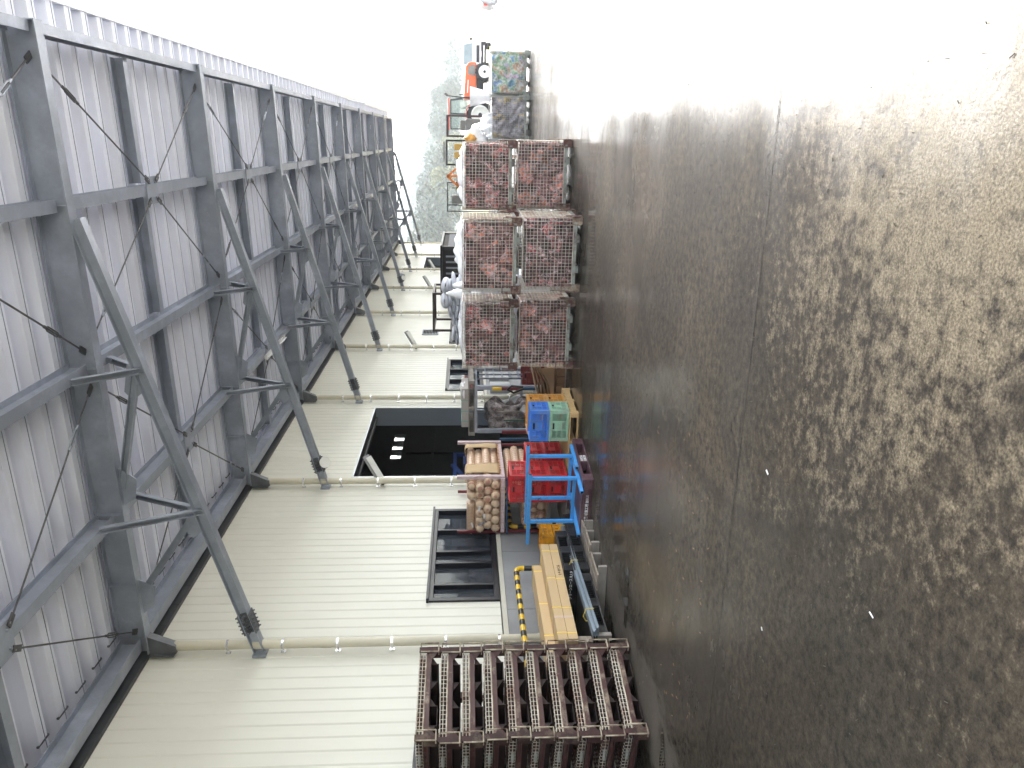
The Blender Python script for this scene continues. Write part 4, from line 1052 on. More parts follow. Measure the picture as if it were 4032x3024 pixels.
pr = make_wood_pallet(.9, 1.0, .16, MT['wood_grey'], seed=3); pr.location = (-5.35, 10.9, 0); pr['label'] = 'grey wooden pallet under the red crates'
# weathered pallets by the wall, staggered
for i, (xr, yf, ln, lab) in enumerate([(-4.81, 7.93, 1.05, 'weathered grey pallet nearest the folded cage stack'), (-4.79, 8.47, 1.0, 'weathered grey pallet, the middle of the three under the metal bars'), (-4.76, 8.98, .95, 'weathered grey pallet under the metal bars, touching the purple pallet')]):
    H = .125; t = thing('weathered_pallet', (xr - ln / 2, yf + .22, 0), 0, lab, 'pallet', 'weathered pallets under the metal bars'); rw = random.Random(i + 40)
    MB().box(xr - ln, xr, yf, yf + .045, .001, H - .022).build('front_stringer', MT['wood_grey'], t, bevel=.005)
    MB().box(xr - ln, xr - .06, yf + .40, yf + .445, .001, H - .022).build('rear_stringer', MT['wood_grey'], t, bevel=.005)
    b = MB()
    x = xr - ln + .01
    while x < xr - .09:
        e = rw.uniform(-.03, .02); b.prism([(x, yf - .015 + e), (x + .095, yf - .015 + e + rw.uniform(-.01, .01)), (x + .095 , yf + .50 + rw.uniform(-.04, .02)), (x, yf + .50 + rw.uniform(-.04, .02))], 'z', H - .021, H + rw.uniform(-.002, .003)); x += .108
    b.build('deck_board', MT['wood_old'], t)
# purple plastic pallet with lettering
PR_ = -.13
pp = thing('plastic_pallet', (-4.70, 9.72, 0), PR_, 'purple brown plastic pallet with white Japanese lettering', 'pallet')
L = W = 1.10; H = .145; hx = L / 2; b = MB()
b.box(-hx, hx, -hx, hx, H - .03, H); b.box(-hx, hx, -hx, hx, 0, .022)
def P_(x0, x1, y0, y1): b.box(x0, x1, y0, y1, .022, H - .03)
for a0, a1 in ((-hx, -.40), (-.09, .09), (.40, hx)):
    for c0, c1 in ((-hx, -.40), (-.09, .09), (.40, hx)): P_(a0, a1, c0, c1)
b.box(-.40, -.09, -hx, -hx + .02, .022, H - .03) ; b.box(.09, .40, -hx, -hx + .02, .022, H - .03)   # closed near face
b.build('body', MT['purple'], pp, bevel=.008, local=True)
b = MB()
for s in (-1, 1):
    for i in range(7):
        for z in (.04,): b.box(hx - .30, hx - .06, s * .245 - .13 + i * .04, s * .245 - .125 + i * .04, .023, .075)
Mw = world(pp); fr = Mw.to_3x3()
def on_pp(x, y, z): return Mw @ Vector((x, y, z))
lettering('扶桑薬品工業 城東工場 2011.6', .050, on_pp(-.30, -hx - .003, .050), fr @ Vector((1, 0, 0)), (0, 0, 1), MT['white_paint'], pp, bold=.0012, fit=.61)
lettering('扶桑薬品', .040, on_pp(hx + .003, -.075, .075), fr @ Vector((0, 1, 0)), (0, 0, 1), MT['white_paint'], pp, sx=.9, bold=.001)
lettering('城東工場', .040, on_pp(hx + .003, -.075, .028), fr @ Vector((0, 1, 0)), (0, 0, 1), MT['white_paint'], pp, sx=.9, bold=.001)

# blue tube frame standing on it
bf = thing('blue_steel_frame', (-4.62, 9.6, .146), 0, 'sky blue square-tube steel frame standing on the purple pallet', 'steel frame')
zt0 = .146; T = .045
def post(x, y, z1): MB().box(x - T / 2, x + T / 2, y - T / 2, y + T / 2, zt0 + T + .001, z1).build('post', MT['blue_steel'], bf, bevel=.003)
A1, A2 = (-4.30, 9.31), (-4.99, 9.42); B1, B2 = (-4.17, 9.76), (-4.82, 9.79)
for p, z in ((A1, .79), (A2, .79), (B1, .79), (B2, .79)): post(*p, z)
def btube(p0, p1, name, s=T):
    b = MB(); p0, p1 = Vector(p0), Vector(p1); b.bar(p0, p1, s, s); o = b.build(name, MT['blue_steel'], bf, bevel=.003)
    e = MB(); d = (p1 - p0).normalized(); e.bar(p0 - d * .0012, p0 - d * .0002, s - .010, s - .010); e.bar(p1 + d * .0002, p1 + d * .0012, s - .010, s - .010)
    e.build('open_end', MT['hole'], o)
def ext(p, q, a, c, z):
    p, q = Vector((*p, z)), Vector((*q, z)); d = (q - p).normalized(); return p - d * a, q + d * c
btube(*ext(A1, A2, .06, .38, .815), 'top_rail'); btube(*ext(B1, B2, .16, .40, .815), 'top_rail')
zb = zt0 + T / 2
btube((-4.165, 10.12, zb), (-4.235, 9.50, zb), 'base_rail'); btube((-4.27, 9.95, zb + .001), (-4.355, 8.99, zb + .001), 'base_rail'); btube((-4.86, 10.0, zb), (-5.03, 9.07, zb), 'base_rail')
btube((-4.34, 9.36, zb + .046), (-5.02, 9.47, zb + .046), 'cross_rail', .04); btube((-4.22, 9.80, zb + .046), (-4.86, 9.84, zb + .046), 'cross_rail', .04)
b = MB(); b.path([(-4.82 + .03 * math.cos(t * .35), 9.73, .62 + .035 * math.sin(t * .35)) for t in range(14)], .004, 6)
b.build('hose_clip', MT['rusty'], bf)
b = MB(); b.bar((-5.0, 9.375, .44), (-5.0, 9.375, .49), .02, .01); b.build('bolt_plate', MT['hole'], bf)

# ================================================================== LONG CARTONS, BLACK PALLETS, BARS
BX = -4.95
def black_pallet(x0, x1, y0, y1, z0, lab):
    t = thing('black_plastic_pallet', ((x0 + x1) / 2, (y0 + y1) / 2, z0), 0, lab, 'pallet', 'black plastic pallets under the long cartons')
    b = MB(); H = .161
    b.box(x0, x1, y0, y1, z0 + H - .025, z0 + H); b.box(x0, x1, y0, y1, z0, z0 + .02)
    n = 3
    for i in range(n):
        ya = y0 + (y1 - y0 - .16) * i / (n - 1); b.box(x1 - .14, x1, ya, ya + .16, z0 + .02, z0 + H - .025); b.box(x0, x0 + .14, ya, ya + .16, z0 + .02, z0 + H - .025)
    b.build('body', MT['black_plastic'], t, bevel=.006)
    b = MB(); y = y0 + .02
    while y < y1 - .02:
        b.box(x1 - .35, x1 - .02, y, y + .006, z0 + .03, z0 + H - .035); b.box(x1 - .001, x1 + .004, y, y + .010, z0 + H - .024, z0 + H - .003); y += .045
    b.build('rib', MT['black_plastic'], t); return t
ps = []
for i, z in enumerate((.135, .298)):
    for j, (ya, yb) in enumerate(((7.0, 8.22), (8.30, 9.30))):
        if i == 1 and j == 0: continue
        ps.append(black_pallet(-5.85, -5.07 + .012 * ((i + j) % 2), ya, yb, z + .002, 'black plastic pallet, %s layer, in the %s pile under the long cartons' % (['bottom', 'top'][i], ['near', 'far'][j])))
black_pallet(-5.85, -5.08, 9.33, 9.80, .135, 'black plastic pallet under the yellow containers')
# white lettering on the black pallet face
lettering('グリーンエース R.1.9', .048, (-5.49, 8.296, .352), (1, 0, 0), (0, 0, 1), MT['white_paint'], ps[2], bold=.001, fit=.40)
MB().box(-5.80, -5.08, 8.2975, 8.2999, .318, .434).build('closed_face', MT['black_plastic'], ps[2])
t = MB().box(-5.5, -5.2, 7.05, 7.15, .297, .462).build('wood_block', MT['wood_old'], loc=(-5.35, 7.1, .297)); tag(t, 'short wood block under the near end of the long cartons', 'wood block')
def carton(x1, y0, y1, z0, h, w, lab, straps, tapes, text=None):
    t = thing('long_carton', (x1 - w / 2, (y0 + y1) / 2, z0), 0, lab, 'carton', 'long strapped cartons by the wall')
    MB().box(x1 - w, x1, y0, y1, z0, z0 + h).build('box', MT['card'], t, bevel=.006)
    for y in straps:
        b = MB(); b.box(x1 - w - .002, x1 + .0025, y - .007, y + .007, z0 + h, z0 + h + .0025); b.box(x1 + .0005, x1 + .0025, y - .007, y + .007, z0 + .001, z0 + h - .0001); b.build('strap', MT['strap_yellow'], t)
    for y in tapes:
        b = MB(); b.box(x1 - w, x1 + .0015, y - .022, y + .022, z0 + h + .0001, z0 + h + .0012); b.box(x1 + .0003, x1 + .0015, y - .022, y + .022, z0 + .001, z0 + h); b.build('tape', MT['tape'], t)
    if text: lettering(text, .062, text and (x1 + .002, 7.52, z0 + h * .86), (0, -1, 0), (0, 0, -1), MT['ink'], t, sx=.85) if False else lettering(text, .05, (x1 + .003, 8.50, z0 + h * .62), (0, -1, 0), (0, 0, -1), MT['ink'], t)
    return t
ST = [8.84, 8.19, 7.57, 7.1]
carton(-5.12, 7.0, 9.03, .463, .108, .36, 'long tan carton, lower of the two flush ones, with hand-written characters', ST, [7.40], 'サンホット')
carton(-5.125, 7.0, 9.04, .573, .108, .36, 'long tan carton, upper of the two flush ones', [s + .02 for s in ST], [7.41])
carton(-5.335, 7.0, 8.85, .683, .108, .30, 'long tan carton set back on top of the others', [8.71, 7.98, 7.36], [7.14])
carton(-5.56, 7.0, 8.9, .463, .104, .30, 'long tan carton lying against the guard rail behind the others', ST, [])
# bundle of pale metal bars
t = thing('metal_bar_bundle', (-4.93, 8.1, .30), 0, 'bundle of pale blue grey metal bars tied with yellow string', 'metal bars')
pA, pB = Vector((-5.26, 9.80, .325)), Vector((-4.985, 6.86, .325)); dd = (pB - pA).normalized(); sd_ = dd.cross(Vector((0, 0, 1)))
for i in range(3):
    for j in range(2):
        if i == 2 and j == 1: continue
        b = MB(); o_ = sd_ * (-.042 * i) + Vector((0, 0, .034 * j - .034)); b.hbeam(pA + o_, pB + o_, .038, .031, .004, .004); b.build('bar', mat('bar_grey_blue', (.30, .36, .42), .35, .3, .1, 5, stretch=(1, .2, 1)) if 'bar_m' not in MT else MT['bar_m'], t)
        MT.setdefault('bar_m', bpy.data.materials['bar_grey_blue'])
for f in (.10, .47, .88):
    c = pA + (pB - pA) * f; b = MB(); b.path([c + sd_ * .03 + Vector((0, 0, -.055)), c + sd_ * .03 + Vector((0, 0, .03)), c - sd_ * .03 + Vector((0, 0, .062)), c - sd_ * .12 + Vector((0, 0, .03)), c - sd_ * .12 + Vector((0, 0, -.055))], .005, 5)
    b.path([c + sd_ * .03, c + sd_ * .05 + Vector((0, .03, -.04)), c + sd_ * .045 + Vector((0, .06, -.07))], .004, 5); b.build('tie', MT['strap_yellow'], t)
for yy, xx in ((9.70, -5.29), (6.92, -5.02)):
    MB().box(xx - .06, xx + .01, yy - .03, yy + .03, .127, .268).build('wood_block', MT['wood_grey'], t)

# ================================================================== GUARD RAILS
def guard(x, y0, y1, z, lab, leg1=True, r=.0345):
    t = thing('guard_rail', (x, (y0 + y1) / 2, 0), 0, lab, 'guard rail', 'yellow and black guard rails')
    R_ = .09; pts = []
    if leg1: pts += [(x, y1, .0), (x, y1, .3), (x, y1, z - R_)]
    pts += [(x, y1 - R_ + R_ * math.cos(a), z - R_ + R_ * math.sin(a)) for a in [R(10 * k) for k in range(1, 9)]]
    pts += [(x, y1 - R_, z)]; n = 12
    pts += [(x, y1 - R_ - (y1 - y0 - 2 * R_) * k / n, z) for k in range(1, n + 1)]
    pts += [(x, y0 + R_ - R_ * math.sin(R(10 * k)), z - R_ + R_ * math.cos(R(10 * k))) for k in range(1, 10)]
    pts += [(x, y0, .3), (x, y0, 0)]
    MB().path(pts, r, 14).build('pipe', MT['yellow'], t)
    y = y1 - R_ - .02
    while y > y0 + R_: MB().tube((x, y, z), (x, y - .105, z), r + .0012, 14, caps=False).build('black_band', MT['black_tape'], t); y -= .215
    for yy in (y0, y1):
        zz = z - R_ - .02
        while zz > .15: MB().tube((x, yy, zz), (x, yy, zz - .105), r + .0012, 14, caps=False).build('black_band', MT['black_tape'], t); zz -= .215
guard(-5.50, 6.92, 9.06, 1.00, 'yellow and black striped guard rail in front of the near window')
guard(-5.92, 11.0, 12.5, .95, 'yellow and black striped guard rail behind the racks of paper rolls')

# ================================================================== PAPER ROLLS ON A POST RACK
RX0, RX1, RYA, RYB = -5.92, -5.02, 10.84, 12.30
rk = thing('post_rack', ((RX0 + RX1) / 2, (RYA + RYB) / 2, 0), 0, 'two-level rack with pinkish boards and maroon posts holding the paper rolls', 'rack')
for (x, y) in ((RX1 + .03, RYA + .05), (RX1 + .03, RYB)):
    MB().box(x - .03, x + .02, y - .035, y + .035, 1.06, 1.80).build('board_post', MT['lumber'], rk, bevel=.004)
for (x, y) in ((RX0 - .0, RYA + .02), (RX0 - .0, RYB)):
    MB().box(x - .02, x + .02, y - .02, y + .02, 0, 1.80).build('post', MT['maroon'], rk)
for (x, y) in ((RX1 - .02, RYA + .05), (RX1 - .02, RYB)):
    MB().box(x - .019, x + .019, y - .02, y + .02, 0, 1.05).build('post', MT['maroon'], rk)
for z, m in ((1.06, MT['lumber']), (.335, MT['wood_grey'])):
    b = MB(); b.box(RX0, RX1 + .02, RYA - .02, RYA + .03, z, z + .06); b.box(RX0, RX1 + .02, RYB - .03, RYB + .02, z, z + .06)
    b.box(RX1 - .03, RX1 + .02, RYA + .031, RYB - .031, z, z + .05); b.build('shelf_beam', m, rk)
    b = MB(); y = RYA + .05; rs = random.Random(4)
    while y < RYB - .06: b.box(RX0 + .02, RX1 + rs.uniform(.02, .045), y, y + rs.uniform(.03, .06), z + .05, z + .075); y += .085
    b.build('slat', MT['lumber_or'], rk)
b = MB(); b.path([(RX1 + .05, RYA - .02, 1.03), (RX0, RYA - .06, 1.02)], .014, 6); b.build('tie_bar', MT['navy'], rk)
def roll_mb(L, r=.066, seed=0):
    rnd = random.Random(seed); n = 28; k = rnd.choice([9, 10, 11]); p = rnd.uniform(0, 6)
    vs = MB(); rings = [(-.012, .012), (-.010, r * .35), (-.004, r * .65), (.006, r * .90), (.022, r)]
    prof = rings + [(L * q / 6, r) for q in range(1, 6)] + [(L - .022, r), (L - .006, r * .9), (L + .004, r * .65), (L + .012, .012)]
    def fn(t, a):
        e = min(abs(a), abs(L - a))
        if e < .018: return 1 + (.16 if e < .008 else .07) * math.sin(k * t + p) * (1 if (k * t) % 2 else .8)
        return 1 + .012 * math.sin(2 * t + p + a * 2)
    vs.lathe((0, 0, 0), prof, 'y', n, fn)
    return vs
rolls = [roll_mb(1.42, .068, s).build('paper_roll', MT['paper'], local=True) for s in (1, 2, 3)]
used = [0, 0, 0]; rr = random.Random(9)
def put_roll(x, y, z, rz, lab, grp, i=None, sc=1.0, tilt=0):
    i = rr.randrange(3) if i is None else i
    if used[i] == 0: o = rolls[i]; used[i] = 1
    else: o = rolls[i].copy(); S.collection.objects.link(o)
    o.location = (x, y, z); o.rotation_euler = (tilt, 0, rz); o.scale = (1, sc, 1)
    tag(o, lab, 'paper roll', grp); return o
gU, gL = 'paper rolls on the upper rack level', 'paper rolls on the lower rack level'
cols = [-5.83, -5.69, -5.55, -5.41, -5.27, -5.12]
for row in range(3):
    for ci, x in enumerate(cols):
        if row == 2 and ci in (1, 3): pass
        xx = x + (.07 if row % 2 else 0) - (0.01 if row else 0)
        if xx > -5.05: continue
        put_roll(xx, RYA - .03 + rr.uniform(-.05, .03), 1.205 + row * .121, rr.uniform(-.004, .004), 'brown paper-wrapped roll in the upper bundle, end towards the camera', gU)
put_roll(-5.30, RYA + .0, 1.205 + 3 * .121 + .01, .0, 'brown roll on top of the upper bundle', gU) ['label'] = 'brown paper-wrapped roll in the upper bundle, end towards the camera'
put_roll(-5.12, RYA - .03, 1.205 + 3 * .121 + .01, .0, 'x', gU)['label'] = 'brown paper-wrapped roll in the upper bundle, end towards the camera'
o = put_roll(-5.44, RYA + .10, 1.205 + 3 * .121 + .014, R(82), 'brown roll laid crosswise on top of the upper bundle', None, 0, .40)
if 'group' in o: del o['group']
for row in range(5):
    for ci in range(5):
        xx = -5.78 + ci * .145 + (.07 if row % 2 else 0)
        if xx > -5.10 or (row >= 3 and ci < 3): continue
        put_roll(xx, RYA + .03 + rr.uniform(-.07, .05), .483 + row * .119, -.03 * (row > 1), 'brown paper-wrapped roll in the lower bundle behind the blue frame', gL)
for i, (x, z, a) in enumerate(((-5.47, 1.46, -.5), (-5.60, 1.38, .1), (-5.75, 1.56, .6), (-5.33, .80, .05))):
    b = MB(); b.bar((x - .03, RYA - .105, z - .012 * a), (x + .05, RYA - .10, z + .03 * a), .002, .028, (0, 0, 1))
    o = b.build('paper_label', MT['water_white'], loc=(x, RYA - .1, z)); tag(o, ['white label on a roll end in the middle of the upper bundle', 'small white label on a roll end low in the upper bundle', 'white label on the topmost left roll of the upper bundle', 'white label on a roll end of the lower bundle'][i], 'label')
tag(MB().tube((-5.72, RYA - .16, 1.47), (-5.70, RYA - .06, 1.34), .010, 8).build('short_pipe', MT['steel'], loc=(-5.7, RYA - .1, 1.4)), 'short grey pipe stuck between the roll ends of the upper bundle', 'pipe')
# bent cardboard sheets round the bundle
def sleeve(y0, y1, lab, top):
    b = MB()
    def fn(u, v):
        y = y0 + (y1 - y0) * v; 
        if u < .75: return (RX1 + .045 + .012 * math.sin(u * 9) * (v - .5), y + .02 * math.sin(u * 5), 1.14 + (top - 1.14) * (u / .75))
        k = (u - .75) / .25; return (RX1 + .045 - .16 * k, y + .02 * math.sin(3.75 + k), top + .02 * math.sin(k * 3))
    b.grid(16, 4, fn); o = b.build('cardboard_sleeve', MT['card'], loc=(RX1, (y0 + y1) / 2, 1.14)); s = o.modifiers.new('solid', 'SOLIDIFY'); s.thickness = .005
    tag(o, lab, 'cardboard')
sleeve(11.0, 11.36, 'tan cardboard sheet bent round the upper rolls, near post', 1.66); sleeve(12.02, 12.2, 'tan cardboard sheet bent round the upper rolls, far post', 1.66)
tag(MB().box(-5.80, -5.35, 11.02, 11.06, .34, .44).build('carton_flap', MT['card_dull'], loc=(-5.5, 11.0, .34)), 'dull cardboard flap at the foot of the lower bundle', 'cardboard')

# ================================================================== GREY TUBE RACK WITH PALLET AND CARTONS ON TOP
gr = thing('grey_steel_rack', (-4.85, 14.1, 0), 0, 'grey square-tube rack with a pallet on top, behind the crates', 'rack')
x0, x1, ya, yb = -5.28, -4.42, 13.6, 14.75
for (x, y, s) in ((x0, ya, .075), (x1, ya, .075), (x0 - .02, yb, .06), (x1, yb, .06)): MB().box(x - s / 2, x + s / 2, y - s / 2, y + s / 2, 0, 1.44).build('post', MT['steel'], gr, bevel=.004)
b = MB()
for y in (ya, yb): b.box(x0 - .03, x1 + .03, y - .03, y + .03, 1.441, 1.485)
for x in (x0, x1): b.box(x - .03, x + .03, ya + .031, yb - .031, 1.441, 1.485)
b.box(x0, x1, yb - .02, yb + .02, .5, .55); b.build('top_rail', MT['steel'], gr)
b = MB()
for z in (.62, .78, .94, 1.10, 1.26): b.box(x1 + .0, x1 + .03, ya + .5, yb - .04, z, z + .025)
b.box(x1, x1 + .03, ya + .5, ya + .53, .5, 1.40); b.box(x1, x1 + .03, ya + .75, ya + .78, .5, 1.40); b.build('side_ladder', MT['steel'], gr)
wp = make_wood_pallet(1.1, 1.1, .12, MT['wood_grey'], seed=6); wp.location = (-4.84, 14.15, 1.487); wp['label'] = 'grey wooden pallet lying on top of the grey steel rack'
t = thing('wrapped_carton', (-4.85, 14.0, 1.608), 0, 'long grey wrapped package with green straps on the rack pallet', 'package')
MB().box(-5.22, -4.45, 13.62, 14.3, 1.609, 1.74).build('box', mat('grey_wrap', (.36, .33, .31), .6, 0, .1, 5), t, bevel=.01)
blob((-4.58, 13.95, 1.70), (.16, .34, .06), 71, .3).build('film_end', MT['film'], t)
for x in (-5.1, -4.9, -4.68): MB().box(x - .006, x + .006, 13.616, 14.31, 1.741, 1.745).add([(x - .006, 13.6185, 1.61), (x + .006, 13.6185, 1.61), (x + .006, 13.6185, 1.743), (x - .006, 13.6185, 1.743)], [(0, 1, 2, 3)]).build('strap', MT['strap_green'], t)
# wrapped sacks in the rack
o = MB().grid(30, 22, lambda u, v: (-5.38 + .46 * u, 13.95 + .03 * math.sin(14 * u) * math.cos(11 * v), .25 + .95 * v + .02 * math.sin(9 * u))).build('wrapped_goods', MT['waste_film_clear'], loc=(-5.15, 13.95, .25)); o.modifiers.new('solid', 'SOLIDIFY').thickness = .3
tag(o, 'goods wrapped in clear crinkled film inside the grey rack', 'package')
# painted short posts leaning / stored in the gap
def stick(p0, p1, s, parts, lab, cap=False):
    p0, p1 = Vector(p0), Vector(p1); t = thing('painted_post', p0, 0, lab, 'post')
    for a, c, m in parts: MB().bar(p0 + (p1 - p0) * a, p0 + (p1 - p0) * c, s, s).build('segment', m, t)
    if cap: MB().box(p1.x - .03, p1.x + .03, p1.y - .03, p1.y + .03, p1.z, p1.z + .17).build('cap', MT['yellow'], t, bevel=.01)
stick((-4.40, 13.45, 0), (-4.40, 13.45, 1.0), .045, [(0, .62, MT['navy']), (.6201, 1, MT['maroon'])], 'maroon and blue painted post with a yellow cap in front of the grey rack', True)
stick((-4.98, 12.75, 0), (-4.98, 12.75, 1.02), .05, [(0, 1, MT['maroon'])], 'maroon painted post behind the blue crate')
stick((-5.18, 12.9, 0), (-5.18, 12.9, 1.05), .045, [(0, .7, MT['navy']), (.7001, 1, MT['navy'])], 'dull blue painted post beside the clear-wrapped goods')
stick((-4.74, 13.2, 0), (-4.76, 13.2, 1.05), .02, [(0, 1, MT['wood_grey'])], 'thin bare stick leaning in front of the bent down pipe')
stick((-4.85, 13.0, 0), (-4.85, 13.0, .98), .02, [(0, 1, mat('dark_green_paint', (.01, .09, .06), .5))], 'dark green stick standing beside the grey blue jamb')
cr = make_crate('maroon_crate', MT['crate_maroon'], .40, .5, .26, True)
crate_stack(cr, [(-4.30, 14.2, .32, 0, 'faded red crate above its twin, seen through the grey rack', 'faded red crates by the grey rack'), (-4.30, 14.2, .05, 0, 'faded red crate standing low, seen through the grey rack', 'faded red crates by the grey rack')])
# grey meter boxes on the base wall
for i, (y, lab) in enumerate(((17.95, 'pale grey box on the concrete base, left of its twin beyond the bent down pipe'), (18.75, 'pale grey box on the concrete base, farther from the bent down pipe'))):
    o = MB().box(WX + .021, WX + .16, y, y + .5, .55, 1.05).build('wall_box', MT['lamp_grey'], loc=(WX, y, .55), bevel=.01); tag(o, lab, 'box')
o = MB(); o.path([(-4.30, 13.15, .62), (-4.36, 13.1, .80), (-4.28, 13.05, .92), (-4.20, 13.0, .84), (-4.22, 13.0, .64)], .022, 8); o = o.build('black_hose', MT['rubber'], loc=(-4.3, 13.1, .62)); tag(o, 'short loop of black hose behind the flattened cardboard', 'hose')
# flattened cardboard bundle over a row of small cartons
def fold_sheet(i, n):
    f = i / n
    def fn(u, v):
        x = -3.66 - .66 * u; sag = .10 * math.sin(min(1, u) * 3.1) * (f)
        return (x, 12.3 + .5 * v + .05 * f, .56 - .27 * u ** 1.2 - .34 * f * (1 - .72 * u) - sag * .5)
    return fn
t = thing('flattened_cardboard', (-4.0, 12.4, .2), 0, 'sagging bundle of flattened cardboard beside the left cage stack', 'cardboard')
b = MB()
def side_poly(u): return .57 - .16 * u, .47 - .30 * u - .03 * math.sin(u * 6), .19 + .01 * u
for k in range(4):
    top = MB()
    def fn(u, v, k=k):
        zt, zm, zb_ = side_poly(u); z = zt - (.028 * k) - .035 * k * math.sin(u * 3.0); return (-3.62 - .72 * u, 12.16 + .012 * k + .62 * v, z)
    top.grid(14, 3, fn); o_ = top.build('sheet', MT['card_dull'], t); o_.modifiers.new('s', 'SOLIDIFY').thickness = .02
vs = []
for k in range(15):
    u = k / 14; zt, zm, zb_ = side_poly(u); vs += [(-3.62 - .72 * u, 12.17 + .03 * math.sin(u * 7), zb_), (-3.62 - .72 * u, 12.155 + .02 * math.sin(u * 5), zt - .13 - .10 * math.sin(u * 3))]
MB().add(vs, [(2 * i, 2 * i + 2, 2 * i + 3, 2 * i + 1) for i in range(14)], True).build('hanging_flap', MT['card_dull'], t)
MB().box(-4.34, -3.64, 12.24, 12.75, .165, .30).build('stack_core', MT['card_brown'], t)
for i in range(5):
    x = -3.70 - .145 * i; t = thing('small_carton', (x, 12.4, 0), 0, 'small brown carton, %s in the row under the flattened cardboard' % ['first from the cages', 'second from the cages', 'middle', 'fourth from the cages', 'last, by the pine pallet'][i], 'carton', 'row of small cartons')
    MB().box(x - .067, x + .067, 12.18, 12.6, .012, .145).build('box', MT['card_brown'], t, bevel=.004)
    MB().add([(x - .066, 12.182, .146), (x + .066, 12.182, .146), (x + .055, 12.15, .176), (x - .060, 12.14, .170)], [(0, 1, 2, 3)]).build('flap', MT['card_brown'], t)
tag(MB().box(-4.45, -3.62, 12.12, 12.7, .0, .010).build('ground_board', MT['wood_grey'], loc=(-4, 12.4, 0)), 'thin board on the ground under the row of small cartons', 'board')
# offcut sheets beside the orange yellow crates
for i, (dx, lab, m) in enumerate(((0, 'thin white board leaning behind the orange yellow crates', MT['gutter']), (.06, 'second pale strip leaning behind the orange yellow crates, nearer the cardboard', MT['lamp_grey']))):
    o = MB().bar((-4.42 + dx, 12.0, .02), (-4.36 + dx, 12.35, .62), .05, .012).build('leaning_strip', m, loc=(-4.4 + dx, 12.0, .02)); tag(o, lab, 'strip')
o = MB().bar((-4.45, 12.2, .55), (-4.34, 12.25, .72), .12, .12).build('grey_block', MT['lamp_grey'], loc=(-4.4, 12.2, .55), bevel=.01)
tag(o, 'grey block tipped on its edge above the orange yellow crates', 'block')

# ================================================================== MIDDLE DISTANCE
# white sacks piled behind the left cage stacks
def make_sack():
    def fn(u, v):
        y = (u - .5) * .58; th = 2 * math.pi * v; e = max(0, 1 - abs(2 * u - 1) ** 3.4)
        a = .148 * (.4 + .6 * e); h = .040 * e + .006; w_ = 1 + .06 * math.sin(3 * th + 7 * u)
        return (a * math.cos(th) * w_, y, .042 + h * math.sin(th) * w_)
    return MB().grid(14, 16, fn).build('white_sack', MT['bag_white'], local=True)
sk = make_sack(); n = 0; rs = random.Random(21); BASE = 1.36
for r_ in range(9):
    for c in range(5):
        x = -4.10 + c * .285 + rs.uniform(-.02, .02) + (.12 if r_ % 2 else 0); y = 16.1; z = BASE + r_ * .072
        if r_ == 8 and c < 2: continue
        o = sk if n == 0 else sk.copy()
        if n: S.collection.objects.link(o)
        o.location = (x, y + rs.uniform(-.05, .05), z); o.rotation_euler = (rs.uniform(-.04, .04), rs.uniform(-.10, .10), R(rs.uniform(-7, 7))); n += 1
        tag(o, 'flat white plastic sack in the tall pile behind the red waste cages', 'sack', 'white sacks piled behind the cages')
for i, (x, y, z, ry, lab) in enumerate(((-2.98, 16.1, 2.0, .15, 'plump white sack on top of the sack pile, at its yard end'), (-3.28, 16.05, 2.01, -.1, 'white sack lying on top of the sack pile, second from its yard end'))):
    o = sk.copy(); S.collection.objects.link(o); o.location = (x, y, z); o.scale = (1.15, 1.1, 1.9); o.rotation_euler = (0, ry, .1); tag(o, lab, 'sack')
    if 'group' in o: del o['group']
tag(MB().box(-4.32, -2.72, 15.78, 16.5, .145, 1.355).build('wrapped_stack', MT['bag_white'], loc=(-3.5, 16.1, .145), bevel=.04), 'white wrapped load under the pile of loose sacks', 'wrapped load')
sp_ = make_wood_pallet(1.7, 1.0, .14, MT['wood_grey'], seed=8); sp_.location = (-3.52, 16.15, 0); sp_['label'] = 'grey wooden pallet under the white wrapped load'
heap(-2.95, 15.2, 1.35, .45, .4, .55, 6, 'large white plastic sheet bunched up between the sack pile and the cages')
o = MB().box(-3.38, -2.52, 14.82, 15.58, .0, 1.35).build('white_bag_block', MT['bag_white'], loc=(-2.95, 15.2, 0), bevel=.05); tag(o, 'big square white bulk bag behind the middle cage stack', 'bulk bag')
# brown tube frame above the sacks
t = thing('brown_tube_frame', (-4.0, 17.9, 0), 0, 'tall dark brown square-tube frame standing behind the sack pile', 'steel frame')
bm_ = mat('dark_brown_paint', (.035, .022, .02), .5, 0, .2, 6)
X0, X1, YA, YB, ZT_ = -4.28, -3.42, 17.45, 18.6, 2.41; b = MB()
for x in (X0, X1):
    for y in (YA, YB): MB().box(x - .025, x + .025, y - .025, y + .025, 0, ZT_ - .05).build('post', bm_, t)
for y in (YA, YB): b.box(X0 - .025, X1 + .025, y - .025, y + .025, ZT_ - .049, ZT_)
for x in (X0, X1): b.box(x - .025, x + .025, YA + .026, YB - .026, ZT_ - .049, ZT_)
b.build('top_rail', bm_, t)
